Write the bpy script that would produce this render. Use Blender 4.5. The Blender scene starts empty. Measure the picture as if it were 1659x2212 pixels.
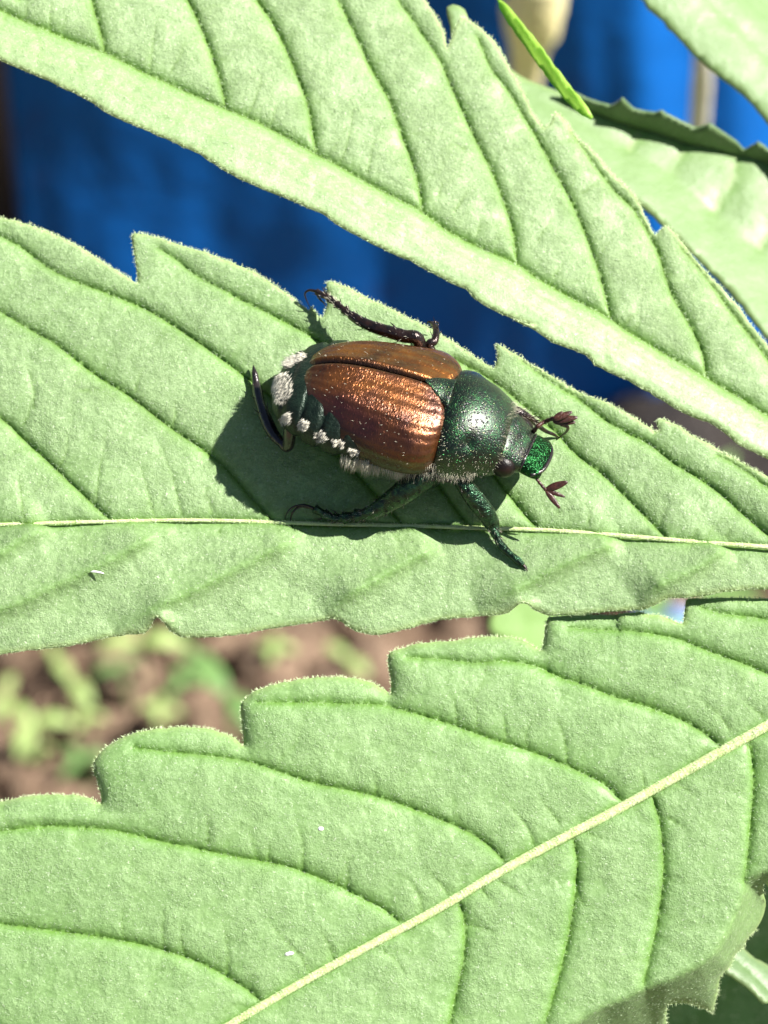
import bpy, math, random
import numpy as np
from mathutils import Vector, Matrix, noise
from mathutils.geometry import delaunay_2d_cdt
random.seed(7); rng = np.random.default_rng(7)
SC = bpy.context.scene
COL = SC.collection
# 1 unit = 1 mm : the whole picture is about 30 mm wide
SC.unit_settings.system = 'METRIC'; SC.unit_settings.scale_length = 0.001

# ------------------------------------------------------------------ camera
D = 120.0; PITCH = math.radians(48)
KPX = D * 54.3                                   # focal length in px of a 1659x2212 picture
Rv = np.array([1.0, 0, 0]); Uv = np.array([0, math.sin(PITCH), math.cos(PITCH)]); Bv = np.array([0, -math.cos(PITCH), math.sin(PITCH)])
MW = np.stack([Rv, Uv, Bv])                      # rows: plant frame axes in the world
def W(p): return np.asarray(p, float) @ MW       # plant frame (x right, y up the leaf, z towards the lens) -> world
cam = bpy.data.cameras.new('camera'); camo = bpy.data.objects.new('camera', cam); COL.objects.link(camo)
cam.sensor_fit = 'VERTICAL'; cam.sensor_height = 36.0; cam.sensor_width = 36.0
cam.lens = 36.0 * KPX / 2212.0
cam.clip_start = 1.0; cam.clip_end = 60000.0
camo.matrix_world = Matrix([[Rv[i], Uv[i], Bv[i], (Bv * D)[i]] for i in range(3)] + [[0, 0, 0, 1]])
SC.camera = camo
cam.dof.use_dof = True; cam.dof.focus_distance = D - 1.3; cam.dof.aperture_fstop = cam.lens * 1e-3 / 1.5; cam.dof.aperture_blades = 0

# ------------------------------------------------------------------ light
S_CAM = np.array([.63, .53, .57]); S_CAM /= np.linalg.norm(S_CAM)
S = W(S_CAM)
el = math.asin(S[2]); az = math.atan2(S[0], S[1])     # azimuth clockwise from +Y
world = bpy.data.worlds.new('World'); SC.world = world; world.use_nodes = True
wn = world.node_tree.nodes; wl = world.node_tree.links
sky = wn.new('ShaderNodeTexSky'); sky.sky_type = 'NISHITA'; sky.sun_disc = False
sky.sun_elevation = el; sky.sun_rotation = az
bg = wn['Background']; wl.new(sky.outputs[0], bg.inputs[0]); bg.inputs[1].default_value = 0.034
sl = bpy.data.lights.new('sun', 'SUN'); sl.energy = 5.0; sl.angle = math.radians(0.53); sl.color = (1.0, .96, .89)
so = bpy.data.objects.new('sun', sl); COL.objects.link(so)
so.rotation_euler = Vector(-S).to_track_quat('-Z', 'Y').to_euler(); so.location = S * 800
SC.view_settings.view_transform = 'Standard'; SC.view_settings.look = 'None'
SC.view_settings.exposure = 1.3; SC.view_settings.gamma = 1.0; SC.view_settings.use_curve_mapping = False
SC.cycles.max_bounces = 6; SC.cycles.use_denoising = True
SC.cycles.sample_clamp_indirect = 6.0

# ------------------------------------------------------------------ materials
class NT:
    def __init__(s, name):
        s.m = bpy.data.materials.new(name); s.m.use_nodes = True
        s.t = s.m.node_tree; s.n = s.t.nodes; s.l = s.t.links
        s.p = s.n['Principled BSDF']; s.out = s.n['Material Output']
        s.tc = s.n.new('ShaderNodeTexCoord')
    def set(s, **k):
        for a, v in k.items():
            i = s.p.inputs[a.replace('_', ' ')]
            if hasattr(v, 'is_linked') or isinstance(v, bpy.types.NodeSocket): s.l.new(v, i)
            else: i.default_value = v
        return s
    def noise(s, scale, detail=3, rough=.55, vec=None, out=0, dist=0):
        n = s.n.new('ShaderNodeTexNoise'); n.inputs['Scale'].default_value = scale; n.inputs['Detail'].default_value = detail
        n.inputs['Roughness'].default_value = rough; n.inputs['Distortion'].default_value = dist
        s.l.new(vec if vec is not None else s.tc.outputs['Object'], n.inputs['Vector']); return n.outputs[out]
    def voro(s, scale, feature='F1', vec=None, out='Distance'):
        n = s.n.new('ShaderNodeTexVoronoi'); n.feature = feature; n.inputs['Scale'].default_value = scale
        s.l.new(vec if vec is not None else s.tc.outputs['Object'], n.inputs['Vector']); return n.outputs[out]
    def ramp(s, fac, stops, interp='LINEAR'):
        n = s.n.new('ShaderNodeValToRGB'); e = n.color_ramp.elements; n.color_ramp.interpolation = interp
        while len(e) < len(stops): e.new(.5)
        for i, (p, c) in enumerate(stops):
            e[i].position = p; e[i].color = (c, c, c, 1) if isinstance(c, (int, float)) else (*c, 1)
        s.l.new(fac, n.inputs[0]); return n.outputs[0]
    def mix(s, fac, a, b, mode='MIX'):
        n = s.n.new('ShaderNodeMix'); n.data_type = 'RGBA'; n.blend_type = mode
        for i, v in ((0, fac), (6, a), (7, b)):
            if isinstance(v, bpy.types.NodeSocket): s.l.new(v, n.inputs[i])
            else: n.inputs[i].default_value = v if isinstance(v, (int, float)) else (*v, 1)
        return n.outputs[2]
    def math(s, op, a, b=0.0):
        n = s.n.new('ShaderNodeMath'); n.operation = op
        for i, v in ((0, a), (1, b)):
            if isinstance(v, bpy.types.NodeSocket): s.l.new(v, n.inputs[i])
            else: n.inputs[i].default_value = v
        return n.outputs[0]
    def attr(s, name):
        n = s.n.new('ShaderNodeAttribute'); n.attribute_name = name; return n.outputs['Fac']
    def bump(s, h, dist, strength=1.0, normal=None):
        n = s.n.new('ShaderNodeBump'); n.inputs['Distance'].default_value = dist; n.inputs['Strength'].default_value = strength
        s.l.new(h, n.inputs['Height'])
        if normal is not None: s.l.new(normal, n.inputs['Normal'])
        return n.outputs[0]
    def mapping(s, scale, rot=(0, 0, 0)):
        n = s.n.new('ShaderNodeMapping'); n.inputs['Scale'].default_value = scale; n.inputs['Rotation'].default_value = rot
        s.l.new(s.tc.outputs['Object'], n.inputs['Vector']); return n.outputs[0]

def leaf_mat(name, base, light, vein, pale=(.62, .66, .36), trans=(.25, .5, .04), tf=.22, grain=1.0):
    t = NT(name)
    big = t.ramp(t.noise(.35, 3), [(.35, 0), (.7, 1)])
    mid = t.ramp(t.noise(2.6, 5, .75, dist=.4), [(.36, 0), (.66, 1)])
    fine = t.ramp(t.noise(9.0, 3, .7), [(.43, 0), (.58, 1)])
    c = t.mix(t.math('MULTIPLY', big, .5), base, light)
    dark = tuple(x * .55 for x in base)
    c = t.mix(t.math('MULTIPLY', t.math('SUBTRACT', 1.0, fine), .45 * grain), c, dark)
    c = t.mix(t.math('MULTIPLY', mid, .32 * grain), c, tuple(min(1, x * 1.35 + .03) for x in light))
    mot = t.ramp(t.noise(6.5, 4, .75, dist=.8), [(.54, 0), (.62, 1)])
    c = t.mix(t.math('MULTIPLY', mot, .36 * grain), c, tuple(min(1, x * 1.5 + .05) for x in light))
    fleck = t.ramp(t.noise(8.5, 2, .6), [(.66, 0), (.70, 1)])
    c = t.mix(t.math('MULTIPLY', fleck, .5 * grain), c, (.72, .79, .60))
    c = t.mix(t.math('MULTIPLY', t.attr('vglow'), .75), c, (base[0] * .60, base[1] * .88, base[2] * .22))
    dots = t.ramp(t.voro(.8), [(.030, 1), (.045, 0)]); c = t.mix(t.math('MULTIPLY', dots, .6), c, (.05, .07, .03))
    c = t.mix(t.math('MULTIPLY', t.attr('vein'), .92), c, vein)
    c = t.mix(t.attr('rim'), c, tuple(min(1, x) for x in (light[0] * 1.35 + .05, light[1] * 1.25 + .05, light[2] * 1.2)))
    c = t.mix(t.attr('pale'), c, pale)
    cell = t.voro(7.0, 'SMOOTH_F1')
    h = t.math('ADD', t.math('MULTIPLY', cell, .5), t.math('MULTIPLY', t.noise(15, 3, .75), 1.5))
    h = t.math('ADD', h, t.math('MULTIPLY', t.noise(2.2, 3), 1.5))
    bn = t.bump(t.math('MULTIPLY', h, t.math('ADD', .35, t.ramp(t.noise(.8, 3), [(.35, 0), (.65, 1)]))), .034 * grain)
    sv = t.math('SUBTRACT', 1.0, t.math('MULTIPLY', t.attr('calm'), .7)); t.l.new(sv, bn.node.inputs['Strength'])
    t.set(Base_Color=c, Roughness=.42, Normal=bn, Specular_IOR_Level=.55, Sheen_Weight=.08, Sheen_Roughness=.45)
    t.p.inputs['Sheen Tint'].default_value = (.9, 1, .85, 1)
    tr = t.n.new('ShaderNodeBsdfTranslucent'); tr.inputs[0].default_value = (*trans, 1)
    ms = t.n.new('ShaderNodeMixShader'); ms.inputs[0].default_value = tf
    t.l.new(t.p.outputs[0], ms.inputs[1]); t.l.new(tr.outputs[0], ms.inputs[2]); t.l.new(ms.outputs[0], t.out.inputs[0])
    return t.m

M_LEAF = leaf_mat('leaf_green', (.205, .330, .125), (.298, .432, .195), (.11, .225, .022))
M_LEAF1 = leaf_mat('leaf_green_upper', (.23, .35, .145), (.33, .452, .22), (.12, .235, .026))
M_LEAF3 = leaf_mat('leaf_green_lower', (.175, .308, .10), (.262, .408, .16), (.11, .235, .022), grain=.85)
M_LEAFB = leaf_mat('leaf_green_back', (.18, .29, .105), (.225, .335, .15), (.30, .39, .18), grain=.4)
M_LEAFB2 = leaf_mat('leaf_margin_shaded', (.10, .17, .06), (.13, .20, .08), (.1, .17, .05), grain=.4, tf=.03)  # darker copy of the back leaf green, the curled margin's shade put into colour
M_LEAFG = leaf_mat('leaf_green_folded', (.13, .21, .09), (.17, .26, .12), (.1, .17, .05), grain=.4)
M_LEAFD = leaf_mat('leaf_green_in_shade', (.010, .034, .003), (.014, .042, .004), (.012, .035, .004), tf=.03, trans=(.03, .08, .01), grain=.3)  # shade under the lowest leaflet put into the base colour
M_GLOW = leaf_mat('leaf_bright_blade', (.27, .46, .05), (.34, .54, .09), (.25, .45, .04), trans=(.4, .9, .02), tf=.4, grain=.4)
M_SMOOTH = leaf_mat('leaf_smooth_pale', (.24, .40, .12), (.27, .43, .14), (.2, .4, .1), grain=.25)

def simple(name, col, rough=.5, metal=0.0, spec=.5, coat=0.0, bumpsc=None, bd=.01, col2=None, nsc=2.0, **k):
    t = NT(name)
    c = col
    if col2 is not None: c = t.mix(t.ramp(t.noise(nsc, 4), [(.35, 0), (.68, 1)]), col, col2)
    else: c = (*col, 1)
    t.set(Base_Color=c, Roughness=rough, Metallic=metal, Specular_IOR_Level=spec, Coat_Weight=coat)
    if bumpsc: t.set(Normal=t.bump(t.noise(bumpsc, 3, .6), bd))
    t.set(**k)
    return t.m

M_MIDRIB = simple('pale_midrib', (.40, .53, .19), .5, bumpsc=9, bd=.05, col2=(.54, .64, .32), nsc=3)
M_HAIR = simple('pale_leaf_hair', (.46, .58, .36), .45, spec=.6)
M_HAIRY = simple('yellowish_margin_hair', (.62, .76, .42), .45, spec=.6)

# ------------------------------------------------------------------ object helpers
def mk(name, verts, faces, mat, parent=None, smooth=True, attrs=None, label=None, cat=None, group=None, kind=None):
    me = bpy.data.meshes.new(name)
    verts = np.asarray(verts, np.float32)
    if isinstance(faces, np.ndarray):
        k = faces.shape[1]; me.vertices.add(len(verts)); me.vertices.foreach_set('co', verts.ravel())
        me.loops.add(faces.size); me.loops.foreach_set('vertex_index', faces.ravel().astype(np.int32))
        me.polygons.add(len(faces)); me.polygons.foreach_set('loop_start', (np.arange(len(faces)) * k).astype(np.int32))
        me.update(calc_edges=True)
    else:
        me.from_pydata([tuple(map(float, v)) for v in verts], [], faces)
    me.validate()
    if smooth: me.polygons.foreach_set('use_smooth', [True] * len(me.polygons))
    for a, v in (attrs or {}).items():
        at = me.attributes.new(a, 'FLOAT', 'POINT'); at.data.foreach_set('value', np.asarray(v, np.float32))
    if mat is not None: me.materials.append(mat)
    o = bpy.data.objects.new(name, me); COL.objects.link(o)
    if parent is not None: o.parent = parent
    return tag(o, label, cat, group, kind)
def tag(o, label=None, cat=None, group=None, kind=None):
    for a, v in (('label', label), ('category', cat), ('group', group), ('kind', kind)):
        if v: o[a] = v
    return o
def empty(name, label, cat, group=None, loc=(0, 0, 0)):
    o = bpy.data.objects.new(name, None); COL.objects.link(o); o.empty_display_size = 2
    return tag(o, label, cat, group)

def ray(px):
    px = np.atleast_2d(np.asarray(px, float))
    return np.stack([(px[:, 0] - 829.5) / KPX, (1106 - px[:, 1]) / KPX, -np.ones(len(px))], 1)
class Plane:
    """a leaf's mean plane in the plant frame; through the point seen at px at height z0, with normal n"""
    def __init__(s, px, z0, n):
        s.n = np.array(n, float); s.n /= np.linalg.norm(s.n)
        r = ray(px)[0]; t = D - z0; s.p = np.array([0, 0, D]) + r * t
        s.e1 = np.array([1.0, 0, 0]) - s.n[0] * s.n; s.e1 /= np.linalg.norm(s.e1)
        s.e2 = np.cross(s.n, s.e1)
    def hit(s, px, h=0.0):
        r = ray(px); o = np.array([0, 0, D])
        t = ((s.p - o) @ s.n + np.asarray(h, float)) / (r @ s.n)
        return o + r * t[:, None]
    def uv(s, px):
        q = s.hit(px) - s.p; return np.stack([q @ s.e1, q @ s.e2], 1)
    def pt(s, uv, h=0.0):
        return s.p + uv[:, :1] * s.e1 + uv[:, 1:2] * s.e2 + np.reshape(h, (-1, 1)) * s.n
def proj(p):
    p = np.atleast_2d(p); z = D - p[:, 2]
    return np.stack([829.5 + p[:, 0] / z * KPX, 1106 - p[:, 1] / z * KPX], 1)

def resample(p, step, closed=False):
    p = np.asarray(p, float)
    if closed: p = np.vstack([p, p[:1]])
    L = np.r_[0, np.cumsum(np.linalg.norm(np.diff(p, axis=0), axis=1))]
    n = max(2, int(L[-1] / step) + 1); s = np.linspace(0, L[-1], n)
    q = np.stack([np.interp(s, L, p[:, i]) for i in range(p.shape[1])], 1)
    return q[:-1] if closed else q
def catmull(p, k=6):
    p = np.asarray(p, float); out = []
    q = np.vstack([2 * p[0] - p[1], p, 2 * p[-1] - p[-2]])
    for i in range(1, len(q) - 2):
        a, b, c, d = q[i - 1], q[i], q[i + 1], q[i + 2]
        for j in range(k):
            t = j / k
            out.append(.5 * (2 * b + (c - a) * t + (2 * a - 5 * b + 4 * c - d) * t * t + (3 * b - a - 3 * c + d) * t ** 3))
    out.append(p[-1]); return np.array(out)
def inside(pts, poly):
    x, y = pts[:, 0], pts[:, 1]; r = np.zeros(len(pts), bool); a = poly; b = np.roll(poly, -1, 0)
    for (x0, y0), (x1, y1) in zip(a, b):
        if y0 == y1: continue
        c = (y0 > y) != (y1 > y)
        r ^= c & (x < (x1 - x0) * (y - y0) / (y1 - y0) + x0)
    return r
def seg_dist(pts, poly, signed=False):
    best = np.full(len(pts), 1e9); sg = np.ones(len(pts)); tt = np.zeros(len(pts))
    n = len(poly) - 1
    for i in range(n):
        a, b = poly[i], poly[i + 1]; ab = b - a; L = ab @ ab
        if L < 1e-12: continue
        t = np.clip(((pts - a) @ ab) / L, 0, 1); q = pts - (a + t[:, None] * ab); d = (q * q).sum(1)
        m = d < best; best[m] = d[m]; tt[m] = (i + t[m]) / n
        if signed: sg[m] = np.sign(ab[0] * (pts[m, 1] - a[1]) - ab[1] * (pts[m, 0] - a[0]))
    d = np.sqrt(best)
    return (d, sg, tt)

# crop frames of the photograph -> 1659x2212 picture coordinates
def c3(*p): return [(x * .5, y * .5) for x, y in p]
def c4(*p): return [(829.5 + x * .5, y * .5) for x, y in p]
def c5(*p): return [(x * .5, 658.3 + y * .5) for x, y in p]
def c6(*p): return [(829.5 + x * .5, 658.3 + y * .5) for x, y in p]
def c7(*p): return [(x * .5, 1371.5 + y * .5) for x, y in p]
def c8(*p): return [(829.5 + x * .5, 1371.5 + y * .5) for x, y in p]
def c1(*p): return [(493.7 + x * .3307, 576 + y * .3307) for x, y in p]
def c2(*p): return [(877.8 + x * .2645, 740.6 + y * .2645) for x, y in p]
def c9(*p): return [(932.6 + x * .4378, y * .4378) for x, y in p]
def c10(*p): return [(987.5 + x * .4048, 1207 + y * .4048) for x, y in p]
def c11(*p): return [(1261.8 + x * .2394, 1810.4 + y * .2394) for x, y in p]
def c12(*p): return [(960 + x * .1984, 823 + y * .1984) for x, y in p]
def c13(*p): return [(493.7 + x * .1984, 740.6 + y * .1984) for x, y in p]

def hair_mesh(name, pos, dr, ln, wd, mat, parent, kind=None, label=None, bend=None):
    """thin tapering three-sided hairs, all one mesh"""
    pos = np.asarray(pos); dr = np.asarray(dr); dr = dr / np.linalg.norm(dr, axis=1)[:, None]; n = len(pos)
    ln = np.broadcast_to(ln, n)[:, None]; wd = np.broadcast_to(wd, n)[:, None]
    ref = np.where(np.abs(dr[:, 2:3]) > .9, np.array([[1.0, 0, 0]]), np.array([[0, 0, 1.0]]))
    a = np.cross(dr, ref); a /= np.linalg.norm(a, axis=1)[:, None]; b = np.cross(dr, a)
    base = [pos + (a * math.cos(k * 2.094) + b * math.sin(k * 2.094)) * wd for k in range(3)]
    mid = pos + dr * ln * .55; bd = np.zeros_like(pos) if bend is None else bend
    m3 = [mid + (a * math.cos(k * 2.094) + b * math.sin(k * 2.094)) * wd * .7 + bd * ln * .15 for k in range(3)]
    tip = pos + dr * ln + bd * ln * .6
    v = np.stack(base + m3 + [tip], 1).reshape(-1, 3)
    f = []
    for k in range(3):
        j = (k + 1) % 3; f += [[k, j, j + 3], [k, j + 3, k + 3], [k + 3, j + 3, 6]]
    f = (np.arange(n)[:, None, None] * 7 + np.array(f)[None]).reshape(-1, 3)
    return mk(name, W(v), f, mat, parent, smooth=False, kind=kind, label=label)

def tube_geo(path, rad, seg=10, flat=None, up=None):
    path = np.asarray(path, float); n = len(path); rad = np.broadcast_to(rad, n)
    T = np.gradient(path, axis=0); T /= np.linalg.norm(T, axis=1)[:, None] + 1e-9
    ref = np.array(up if up is not None else (0, 0, 1.0)); v = []
    for i in range(n):
        a = np.cross(T[i], ref)
        if np.linalg.norm(a) < 1e-3: a = np.cross(T[i], (0, 1, 0))
        a /= np.linalg.norm(a); b = np.cross(a, T[i])
        for k in range(seg):
            t = 2 * math.pi * k / seg
            v.append(path[i] + a * math.cos(t) * rad[i] + b * math.sin(t) * rad[i] * (flat or 1))
    v.append(path[0]); v.append(path[-1]); f = []
    for i in range(n - 1):
        for k in range(seg):
            j = (k + 1) % seg; f.append((i * seg + k, i * seg + j, (i + 1) * seg + j, (i + 1) * seg + k))
    for k in range(seg):
        j = (k + 1) % seg; f.append((n * seg, j, k)); f.append((n * seg + 1, (n - 1) * seg + k, (n - 1) * seg + j))
    return np.array(v), f
def tube(name, path, rad, mat, parent, seg=10, flat=None, up=None, **k):
    v, f = tube_geo(path, rad, seg, flat, up); return mk(name, W(v), f, mat, parent, **k)
class Geo:
    def __init__(s): s.v = []; s.f = []; s.n = 0
    def add(s, v, f):
        s.v.append(np.asarray(v)); s.f += [tuple(i + s.n for i in q) for q in f]; s.n += len(v)
    def done(s, name, mat, parent=None, **k): return mk(name, W(np.vstack(s.v)), s.f, mat, parent, **k)

def in_view(px, m=60): return (px[:, 0] > -m) & (px[:, 0] < 1659 + m) & (px[:, 1] > -m) & (px[:, 1] < 2212 + m)

def build_leaflet(name, plane, outline, veins, mid, mat, parent=None, fine=.15, coarse=.7, thick=.16, fold=(0, 0), A=.30, sg=.42,
                  extra=None, hairs=0, margin=0, tert=(), curve=0.0, edge=.10, label=None, attr_vein=1.0, pillow=.03, pale_mid=0, calm_low=False, lower_soft=False, broad=.15, ridges=(), rid=(.42, 1.3, .70), **kw):
    """a serrated blade: outline and veins traced, dense relief with sunken veins, real thickness"""
    out = resample(plane.uv(outline), fine * 1.1, True)
    jit = np.array([noise.noise(Vector((a * 3.1, b * 3.1, 5.0))) for a, b in out])
    nrm = np.roll(out, -1, 0) - np.roll(out, 1, 0); nrm = np.stack([nrm[:, 1], -nrm[:, 0]], 1); nrm /= np.linalg.norm(nrm, axis=1)[:, None] + 1e-9
    out = out + nrm * jit[:, None] * fine * .3
    V2 = [(resample(catmull(plane.uv(p), 4), .25), a, s, w) for p, a, s, w in veins]
    T2 = [resample(catmull(plane.uv(p), 3), .25) for p in tert]
    Mid = resample(catmull(plane.uv(mid), 4), .3) if mid is not None else None
    lo, hi = out.min(0), out.max(0)
    def grid(st):
        xs = np.arange(lo[0], hi[0], st); ys = np.arange(lo[1], hi[1], st * .87)
        g = np.stack(np.meshgrid(xs, ys), -1).astype(float); g[1::2, :, 0] += st / 2
        return g.reshape(-1, 2)
    gf = grid(fine); gf = gf[in_view(proj(plane.pt(gf)))]
    gc = grid(coarse); gc = gc[~in_view(proj(plane.pt(gc)), 90)]
    g = np.vstack([gf, gc]); g = g + rng.uniform(-.12, .12, g.shape) * fine
    g = g[inside(g, out)]
    if V2 and fine < .25:
        vp = np.vstack([resample(p, fine * .6) for p, a, s, w in V2] * 2 + [resample(p, fine * .6) for p in T2]); vp = vp[in_view(proj(plane.pt(vp))) & inside(vp, out)]
        off = rng.normal(0, 1, vp.shape); g = np.vstack([g, vp + off * .004, vp + off * .06])
    d = seg_dist(g, np.vstack([out, out[:1]]))[0] if len(g) * len(out) < 6e7 else seg_dist(g, np.vstack([out, out[:1]])[::3])[0]
    g = g[d > fine * .45]
    n0 = len(out)
    pts = [Vector(p) for p in out] + [Vector(p) for p in g]
    r = delaunay_2d_cdt(pts, [], [list(range(n0))], 1, 1e-7)
    uv = np.array([(p.x, p.y) for p in r[0]]); F = np.array([f for f in r[2] if len(f) == 3])
    e = uv[F]; ar = (e[:, 1, 0] - e[:, 0, 0]) * (e[:, 2, 1] - e[:, 0, 1]) - (e[:, 1, 1] - e[:, 0, 1]) * (e[:, 2, 0] - e[:, 0, 0])
    F[ar < 0] = F[ar < 0][:, ::-1]
    dedge, _, _ = seg_dist(uv, np.vstack([out, out[:1]])[::2])
    px = proj(plane.pt(uv))
    h = np.zeros(len(uv)); vein = np.zeros(len(uv)); vglow = np.zeros(len(uv)); pale = np.zeros(len(uv))
    if Mid is not None:
        dm, sm, tm = seg_dist(uv, Mid, True)
        h += np.where(sm > 0, fold[0], fold[1]) * dm
    # pillowing between veins: one minimum over all the veins keeps the creases crisp
    hv = np.full(len(uv), 1e9); allA = 0; calm = np.zeros(len(uv))
    if calm_low: calm = (sm < 0) * (1 - np.exp(-dm / .2))
    for p, a, s, w in V2:
        dd, _, tt = seg_dist(uv, p)
        fade = 1 - np.clip((tt - .55) / .45, 0, 1) * w          # veins grow shallow towards their tips
        hh = a * (1 - np.exp(-dd / s)) + a * (1 - fade) * .9 * np.exp(-dd / s)
        hv = np.minimum(hv, hh + (A - a)); vein = np.maximum(vein, np.exp(-(dd / .085) ** 2) * (.35 + .65 * fade) * min(1, a / A) ** 2 * (.25 if lower_soft and s > .5 else 1)); vglow = np.maximum(vglow, np.exp(-dd / .26) * (.3 + .7 * fade) * min(1, a / A) ** 2 * (.4 if lower_soft and s > .5 else 1))
    if V2:
        h += hv - A
        if fine < .22:
            dv = np.min([seg_dist(uv, p)[0] for p, a, s, w in V2], axis=0); h += broad * (1 - np.exp(-dv / .75)) - broad
    for p in ridges:
        dd, _, tt = seg_dist(uv, resample(catmull(plane.uv(p), 4), .25)); k = np.clip((1 - tt) / .25, 0, 1) * np.clip(tt / .14 + .05, 0, 1); sharp, gentle, amp = rid; sg_ = seg_dist(uv, resample(catmull(plane.uv(p), 4), .25), True)[1]; h += amp * np.where(sg_ > 0, np.exp(-dd / sharp), np.exp(-dd / gentle)) * k; vglow = np.maximum(vglow, .75 * np.exp(-dd / .13) * k * min(1, amp / .3))
    auto = []
    if V2 and fine < .19:
        r2 = np.random.default_rng(len(outline))
        for p, a, s, w in V2:
            q = resample(p, .1); i = int(r2.uniform(3, 9)); T = np.gradient(q, axis=0); T /= np.linalg.norm(T, axis=1)[:, None] + 1e-9
            while i < len(q) - 6:
                sd_ = r2.choice([-1, 1]); N = np.array([-T[i][1], T[i][0]]) * sd_; lean = r2.uniform(-.1, .7); d_ = N + T[i] * lean; d_ /= np.linalg.norm(d_)
                L = r2.uniform(.6, 2.6); c = q[i].copy(); pl_ = [c.copy()]
                for _ in range(int(L / .22) + 1):
                    an = r2.normal(0, .22); d_ = np.array([d_[0] * math.cos(an) - d_[1] * math.sin(an), d_[0] * math.sin(an) + d_[1] * math.cos(an)]); c = c + d_ * .22; pl_.append(c.copy())
                pl_ = np.array(pl_)
                if in_view(proj(plane.pt(pl_[:1])), 0)[0]: auto.append((pl_, r2.uniform(.25, .75)))
                if len(pl_) > 6 and r2.random() < .5:
                    b0 = pl_[len(pl_) // 2]; e0 = d_[::-1] * [1, -1] * r2.choice([-1, 1]); auto.append((np.array([b0, b0 + e0 * .3 + d_ * .2, b0 + e0 * .55 + d_ * .5]), .25))
                i += int(r2.uniform(5, 17))
    for p, wt in [(p, 1.0) for p in T2] + auto:
        lo_, hi_ = p.min(0) - .5, p.max(0) + .5; m_ = ((uv > lo_) & (uv < hi_)).all(1)
        if not m_.any(): continue
        dd = np.full(len(uv), 9.0); tt = np.zeros(len(uv)); r_ = seg_dist(uv[m_], p); dd[m_] = r_[0]; tt[m_] = r_[2]
        k = (1 - .7 * tt) * wt
        h -= .075 * np.exp(-dd / .10) * k; vein = np.maximum(vein, .6 * np.exp(-(dd / .06) ** 2) * k)
    nz = np.array([noise.noise(Vector((a * .9, b * .9, 1.7))) + .5 * noise.noise(Vector((a * 2.3, b * 2.3, 9.1))) for a, b in uv])
    h += pillow * nz * (1 - np.exp(-dedge / .5))
    h += curve * ((uv[:, 0] - uv[:, 0].mean()) ** 2) / 100
    h -= edge * np.exp(-dedge / .16)
    rim = np.exp(-(dedge / .10) ** 1.5) * .55
    if extra is not None: h = extra(uv, px, h, dedge, plane)
    if pale_mid and Mid is not None: pale = np.exp(-(dm / pale_mid) ** 2)
    top = plane.pt(uv, h)
    # thickness
    n = len(uv); bot = plane.pt(uv, h - thick - .02)
    E = {}
    for t3 in F:
        for k in range(3):
            a, b = int(t3[k]), int(t3[(k + 1) % 3])
            if (b, a) in E: del E[(b, a)]
            else: E[(a, b)] = 1
    side = np.array([[(b, a, a + n), (b, a + n, b + n)] for a, b in E]).reshape(-1, 3)
    FF = np.vstack([F, F[:, ::-1] + n, side])
    o = mk(name, W(np.vstack([top, bot])), FF, mat, parent, attrs={'vein': np.r_[vein, vein] * attr_vein, 'rim': np.r_[rim, rim], 'vglow': np.r_[vglow, vglow] * attr_vein, 'pale': np.r_[pale, pale], 'calm': np.r_[calm, calm]}, label=label, **kw)
    o['_n'] = n; del o['_n']
    vis = in_view(px, 10)
    if hairs:
        c = top[F].mean(1); fn = np.cross(top[F[:, 1]] - top[F[:, 0]], top[F[:, 2]] - top[F[:, 0]]); fa = np.linalg.norm(fn, axis=1)
        ok = vis[F[:, 0]]; w = fa * ok; w = w / w.sum(); idx = rng.choice(len(F), hairs, p=w)
        fn = fn[idx] / fa[idx][:, None]; P = c[idx] + rng.uniform(-.06, .06, (hairs, 3)) * .8
        ang = rng.normal(math.radians(150), .9, hairs)
        tang = np.cos(ang)[:, None] * plane.e1 + np.sin(ang)[:, None] * plane.e2
        dr = tang * 1.0 + fn * rng.uniform(.12, .6, (hairs, 1))
        hair_mesh('leaf_hair', P - fn * .005, dr, rng.uniform(.06, .17, hairs), rng.uniform(.003, .0065, hairs), M_HAIR, o, kind='stuff')
    if margin:
        bi = np.array([a for a, b in E]); bi = bi[vis[bi]]
        bn = np.array([0.0, 0, 0])
        idx = rng.choice(bi, margin); P = top[idx] + rng.uniform(-.05, .05, (margin, 3))
        P[:, 2] -= .03
        # outward direction : away from the nearest inner neighbour
        k = {}
        for a, b in E: k[a] = b
        nb = np.array([k[i] for i in idx]); tg = uv[nb] - uv[idx]; on = np.stack([tg[:, 1], -tg[:, 0]], 1); on /= np.linalg.norm(on, axis=1)[:, None] + 1e-9
        d3 = on[:, :1] * plane.e1 + on[:, 1:] * plane.e2
        tg3 = tg[:, :1] * plane.e1 + tg[:, 1:] * plane.e2; tg3 /= np.linalg.norm(tg3, axis=1)[:, None] + 1e-9
        dr = d3 * rng.uniform(.3, 1, (margin, 1)) + tg3 * rng.normal(.1, .7, (margin, 1)) + plane.n * rng.uniform(-.2, .7, (margin, 1))
        hair_mesh('margin_hair', P - d3 * .03, dr, rng.uniform(.07, .17, margin), rng.uniform(.006, .011, margin), M_HAIRY, o, kind='stuff')
    return o, plane, (uv, h)

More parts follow.
